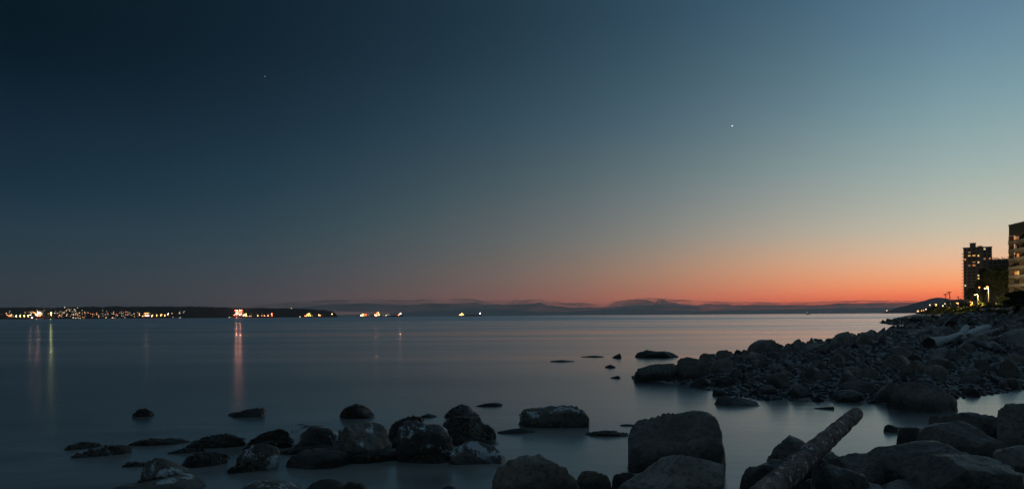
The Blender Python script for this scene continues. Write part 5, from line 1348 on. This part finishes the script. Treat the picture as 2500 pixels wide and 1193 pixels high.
ship('brightest ship, tall red-orange lit stern casting a long red streak', 572, 673, 776.5, (576, 594, 756), 'hull_red',
     [(578, 757, 'l_red', 1.3), (582, 757, 'l_wht', .9), (589, 756.5, 'l_wht', 1.0), (593, 757, 'l_red', 1.3), (583, 759.5, 'l_red', 1.0), (589, 760, 'l_red', 1.0), (580, 762, 'l_red', 1.2), (585, 761, 'l_warm', .7), (592, 762.5, 'l_red', 1.2), (582, 765.5, 'l_wht', 1.5), (588, 766.5, 'l_wht', 1.3), (592, 766.5, 'l_red', 1.2), (578.5, 766.5, 'l_red', 1.0), (575, 768, 'l_red', 1.2),
      (598, 769, 'l_wht', 1.4), (601, 767.5, 'l_yel', 1.1), (604, 765.5, 'l_yel', 1.0), (605.5, 770, 'l_yel', 1.2), (602, 771, 'l_yel', .9), (612, 771, 'l_dim', 1.2), (616, 771, 'l_dim', 1.2), (632.5, 770.5, 'l_yel', 1.0), (642, 770.3, 'l_dim', 1.0), (648.5, 770.3, 'l_red', 1.1), (657.5, 770.3, 'l_warm', 1.1), (666.5, 766, 'l_red', 1.5), (667, 770, 'l_warm', 1.0)], (612, 626, 640, 654), None, 205, 771.5, [(580.5, 762, (1, .40, .26), 1.7e5), (590, 762, (1, .40, .26), 1.7e5)])
ship('ship before the end of the dark shore, yellow-lit stern', 744, 818, 775.5, (748, 760, 764), 'hull_red',
     [(757, 765, 'l_yel', 1.1), (754, 765.5, 'l_yel', 1.0), (752, 767.5, 'l_yel', .9), (759, 769.5, 'l_yel', 1.1), (755, 770, 'l_warm', 1.1), (750, 770.3, 'l_yel', .9), (747, 770.5, 'l_red', 1.1), (764, 770.3, 'l_dim', 1.0), (780, 768.7, 'l_warm', 1.5), (783, 769.5, 'l_warm', .9), (812.5, 766.5, 'l_warm', 1.5)], (770, 780, 791), None, 195, 771.5, [(755, 767, (1, .6, .3), 1.2e4)])
ship('smaller ship overlapping the stern of the black-hulled one, yellow-lit', 878, 926, 774.5, (882, 891, 765), 'hull_black',
     [(882, 769.5, 'l_wht', 1.1), (886, 767, 'l_yel', 1.3), (888.5, 766.5, 'l_yel', 1.0), (886, 770.3, 'l_yel', 1.0), (889, 769.8, 'l_warm', .8), (894.5, 767, 'l_red', .9), (894.5, 769.5, 'l_red', .8), (901, 768.5, 'l_dim', 1.0)], (895, 908), None, 190, 771.5)
ship('black-hulled ship with fiery lit stern and orange bow light', 912, 984, 774.5, (916, 928, 762.5), 'hull_black',
     [(918, 769, 'l_wht', 1.5), (921, 769, 'l_warm', 1.3), (916, 767.8, 'l_red', 1.1), (921, 765, 'l_red', 1.0), (924.5, 762.5, 'l_warm', 1.2), (925.8, 766, 'l_yel', 1.0), (926.5, 768.5, 'l_warm', 1.1), (944, 769.5, 'l_wht', .7), (948.5, 766.5, 'l_dim', 1.0), (950.5, 768.5, 'l_dim', .8), (974, 769, 'l_red', 1.1), (978.5, 766, 'l_wht', 1.5), (979.5, 763.5, 'l_warm', .9), (936, 769.5, 'l_dim', .7)], (940, 950), None, 200, 770.3, [(919, 767, (1, .5, .3), 0.8e5), (978, 765, (1, .5, .35), 0.6e5)])
ship('ship farthest right in the bay, amber stern and white bow light', 1119, 1176, 772.7, (1123, 1132, 763.5), 'hull_black',
     [(1122, 768.5, 'l_warm', .9), (1125, 767, 'l_warm', 1.1), (1128, 764, 'l_warm', 1.0), (1129, 767, 'l_warm', 1.2), (1126, 769, 'l_warm', .9), (1131.5, 767.5, 'l_warm', .9), (1172, 764.9, 'l_wht', 2.0)], (), None, 200, 769)
def small_boat(label, px, d, lit, hue):
    yw = PY0 - (px - PX0) * PHI; p = P(px, yw, d); root = empty('motor_boat', (p.x, d, 0)); k = 1.0
    v = [(-6, -1.8, .9), (5, -1.6, 1.1), (7.5, 0, 1.4), (5, 1.6, 1.1), (-6, 1.8, .9), (-5.6, -1.3, -.4), (4.6, -1.1, -.4), (6, 0, -.4), (4.6, 1.1, -.4), (-5.6, 1.3, -.4)]
    link('hull', mesh_from('hull', v, [(0, 1, 2, 3, 4), (9, 8, 7, 6, 5), (0, 5, 6, 1), (1, 6, 7, 2), (2, 7, 8, 3), (3, 8, 9, 4), (4, 9, 5, 0)]), M['ship_white'], root)
    MB().prism([(-3, 1.02), (2.6, 1.12), (1.4, 3.0), (-2.8, 3.0)], -1.3, 1.3).build('cabin', M['ship_white'], root)
    MB().tube([(-1, 0, 3.0), (-1, 0, 5.2)], [.08, .05], 6).build('mast', M['ship_gear'], root)
    o = link('lamp', lamp_mesh(lit), None, root, (-1, 0, 5.4)); o.scale = (.5,) * 3
    tag(root, label, 'boat', 'small boats far out')
small_boat('tiny boat light far out, mid horizon below the thin cloud streak', 1451.5, 3200, 'l_warm', 0)
small_boat('tiny pale motor boat on the horizon right of centre', 1972, 1900, 'l_dim', 0)
small_boat('tiny dark boat with a small white light beside the third ship bow', 423, 4300, 'l_wht', 0)
small_boat('tiny boat with white light right of the third ship', 440, 4300, 'l_wht', 0)

# ------------------------------------------------------------------ houses on the far shore
M['house_wall'] = plain('far_house_wall', (0.25, 0.23, 0.2), .8, .2, .1)
M['house_roof'] = plain('far_house_roof', (0.05, 0.045, 0.04), .8, .2, .1)
M['h_amber'] = emit('house_light_amber', (1.0, 0.45, 0.15), 2.6, False)
M['h_white'] = emit('house_light_white', (1.0, 0.72, 0.42), 2.6, False)
M['h_red'] = emit('house_light_red', (1.0, 0.28, 0.12), 2.2, False)
M['h_dim'] = emit('house_light_dim', (0.9, 0.7, 0.5), 0.9, False)
hm = MB().box(-6, 6, -4, 4, -6, 5); hw_me = mesh_from('wall', hm.v, hm.f); hw_me.materials.append(M['house_wall'])
hr = MB(); hr.add([(-6.6, -4.6, 5.01), (6.6, -4.6, 5.01), (6.6, 4.6, 5.01), (-6.6, 4.6, 5.01), (-6.6, 0, 8.2), (6.6, 0, 8.2)], [(0, 1, 5, 4), (2, 3, 4, 5), (1, 2, 5), (3, 0, 4), (3, 2, 1, 0)]); hr_me = mesh_from('roof', hr.v, hr.f); hr_me.materials.append(M['house_roof'])
win_me = {}
for k in ('h_amber', 'h_white', 'h_red', 'h_dim'):
    q = MB().box(-2.6, 2.6, -4.3, -4.02, -.5, 3.4); win_me[k] = mesh_from('window', q.v, q.f); win_me[k].materials.append(M[k])
prof_x = [p[0] for p in SHORE_PROF]; prof_y = [p[1] for p in SHORE_PROF]
TS = [0.0, 0.03, 0.15, 0.35, 0.6, 0.85, 1.0]; HS = [-0.02, 0.05, 0.24, 0.5, 0.77, 0.95, 1.0]
def far_house(px, py, key, s=1.0, label=None, group=None):
    crest = P(px, np.interp(px, prof_x, prof_y), SHORE_D + SHORE_DEPTH).z
    t = 0.5
    for _ in range(12):
        d = SHORE_D + SHORE_DEPTH * t; z = P(px, py, d).z
        t = float(np.clip(np.interp(z / crest, HS, TS), 0.0, 1.0))
    d = SHORE_D + SHORE_DEPTH * t - 6; p = P(px, py, d)
    root = empty('house', p)
    link('wall', hw_me, None, root); link('roof', hr_me, None, root); w = link('window', win_me[key], None, root); w.scale = (s, 1, s)
    tag(root, label or 'house with a lit window among many on the dark far shore', 'house', group or 'lit houses on the far shore')
rh = random.Random(2024)
keys = ['h_amber', 'h_white', 'h_red', 'h_dim']
def dens():
    pts = []
    for (x0, x1, y0, y1, n) in [(140, 335, 756, 776, 118), (142, 190, 750, 758, 7), (335, 350, 760, 776, 6), (0, 40, 756, 768, 6), (40, 86, 757, 765, 8), (108, 140, 757, 772, 6), (420, 455, 759, 768, 6), (160, 320, 774, 777.5, 12), (425, 445, 775, 777, 2), (555, 575, 774, 777, 2)]:
        for _ in range(n):
            pts.append((rh.uniform(x0, x1), y0 + (y1 - y0) * (rh.random() * .5 + rh.random() * .5)))
    return pts
HN = {'h_amber': 'amber', 'h_white': 'white', 'h_red': 'reddish', 'h_dim': 'dim'}
def house_place(x):
    for lim, ph in [(40, 'above the leftmost ship'), (86, 'between the two leftmost ships'), (140, 'above the second ship'), (165, 'just right of the second ship'), (200, 'left in the light cluster'), (235, 'centre-left in the light cluster'),
                    (270, 'amid the light cluster'), (305, 'centre-right in the light cluster'), (350, 'right end of the light cluster'), (470, 'right of the third ship')]:
        if x < lim: return ph
    return 'left of the brightest ship'
for (x, y) in dens():
    k = rh.choices(keys, [4, 4, 2, 4])[0]; s = rh.uniform(.5, 1.25)
    hgt = 'high on the far slope' if y < 760 else 'low on the far shore' if y > 771 else 'midway up the far shore'
    far_house(x, y, k, s, '%s-lit house %s, %s' % (HN[k], hgt, house_place(x)))
for (x, y, k, lab) in [(677, 752.2, 'h_dim', 'lone lit house on the ridge, left of two above the dark point'), (712, 752.6, 'h_white', 'brighter lit house on the ridge above the dark point'), (568, 751.4, 'h_dim', 'faint lit house on the ridge above the brightest ship'), (733, 773.5, 'h_white', 'single light low at the waterline before the dark point')]:
    far_house(x, y, k, 1.1, lab, 'houses along the ridge')
def headland_house():
    p = P(2164.5, 757.5, 6150); root = empty('house', (p.x, p.y, p.z - 3)); link('wall', hw_me, None, root); link('roof', hr_me, None, root); w = link('window', win_me['h_white'], None, root); w.scale = (1.6, 1, 1.6)
    tag(root, 'single lit house at the tip of the blue headland', 'house')
headland_house()

# ------------------------------------------------------------------ evening haze over the bay
def haze():
    m = bpy.data.materials.new('evening_haze'); m.use_nodes = True; nt = m.node_tree; nt.nodes.clear()
    o_ = nt.nodes.new('ShaderNodeOutputMaterial'); v = nt.nodes.new('ShaderNodeVolumePrincipled')
    v.inputs['Color'].default_value = (0.97, 0.97, 0.96, 1); v.inputs['Density'].default_value = HAZE_DENS; v.inputs['Anisotropy'].default_value = 0.45
    nt.links.new(v.outputs[0], o_.inputs['Volume'])
    ob = MB().box(-32000, 32000, -3000, HAZE_FAR, -2.6, HAZE_TOP).build('haze', m)
    tag(ob, 'thin evening haze softening the far hills', 'haze', kind='stuff')
haze()

# ------------------------------------------------------------------ look-alikes with one label: tell them apart by order
def order_labels():
    by = {}
    for o in COL.objects:
        if o.parent is None and 'label' in o.keys() and 'category' in o.keys(): by.setdefault(o['label'], []).append(o)
    words = ['second', 'third', 'fourth', 'fifth', 'sixth', 'seventh', 'eighth', 'ninth', 'tenth', 'eleventh', 'twelfth']
    for lab, os_ in by.items():
        if len(os_) < 2 or len(os_) > 12: continue
        if os_[0]['category'] == 'house':
            os_.sort(key=lambda o: o.location.x / o.location.y)
            for i, o in enumerate(os_): o['label'] = ('leftmost ' if i == 0 else words[i - 1] + ' from left, ') + lab
        else:
            os_.sort(key=lambda o: o.location.length)
            for i, o in enumerate(os_): o['label'] = ('nearest ' if i == 0 else words[i - 1] + ' nearest ') + lab
order_labels()
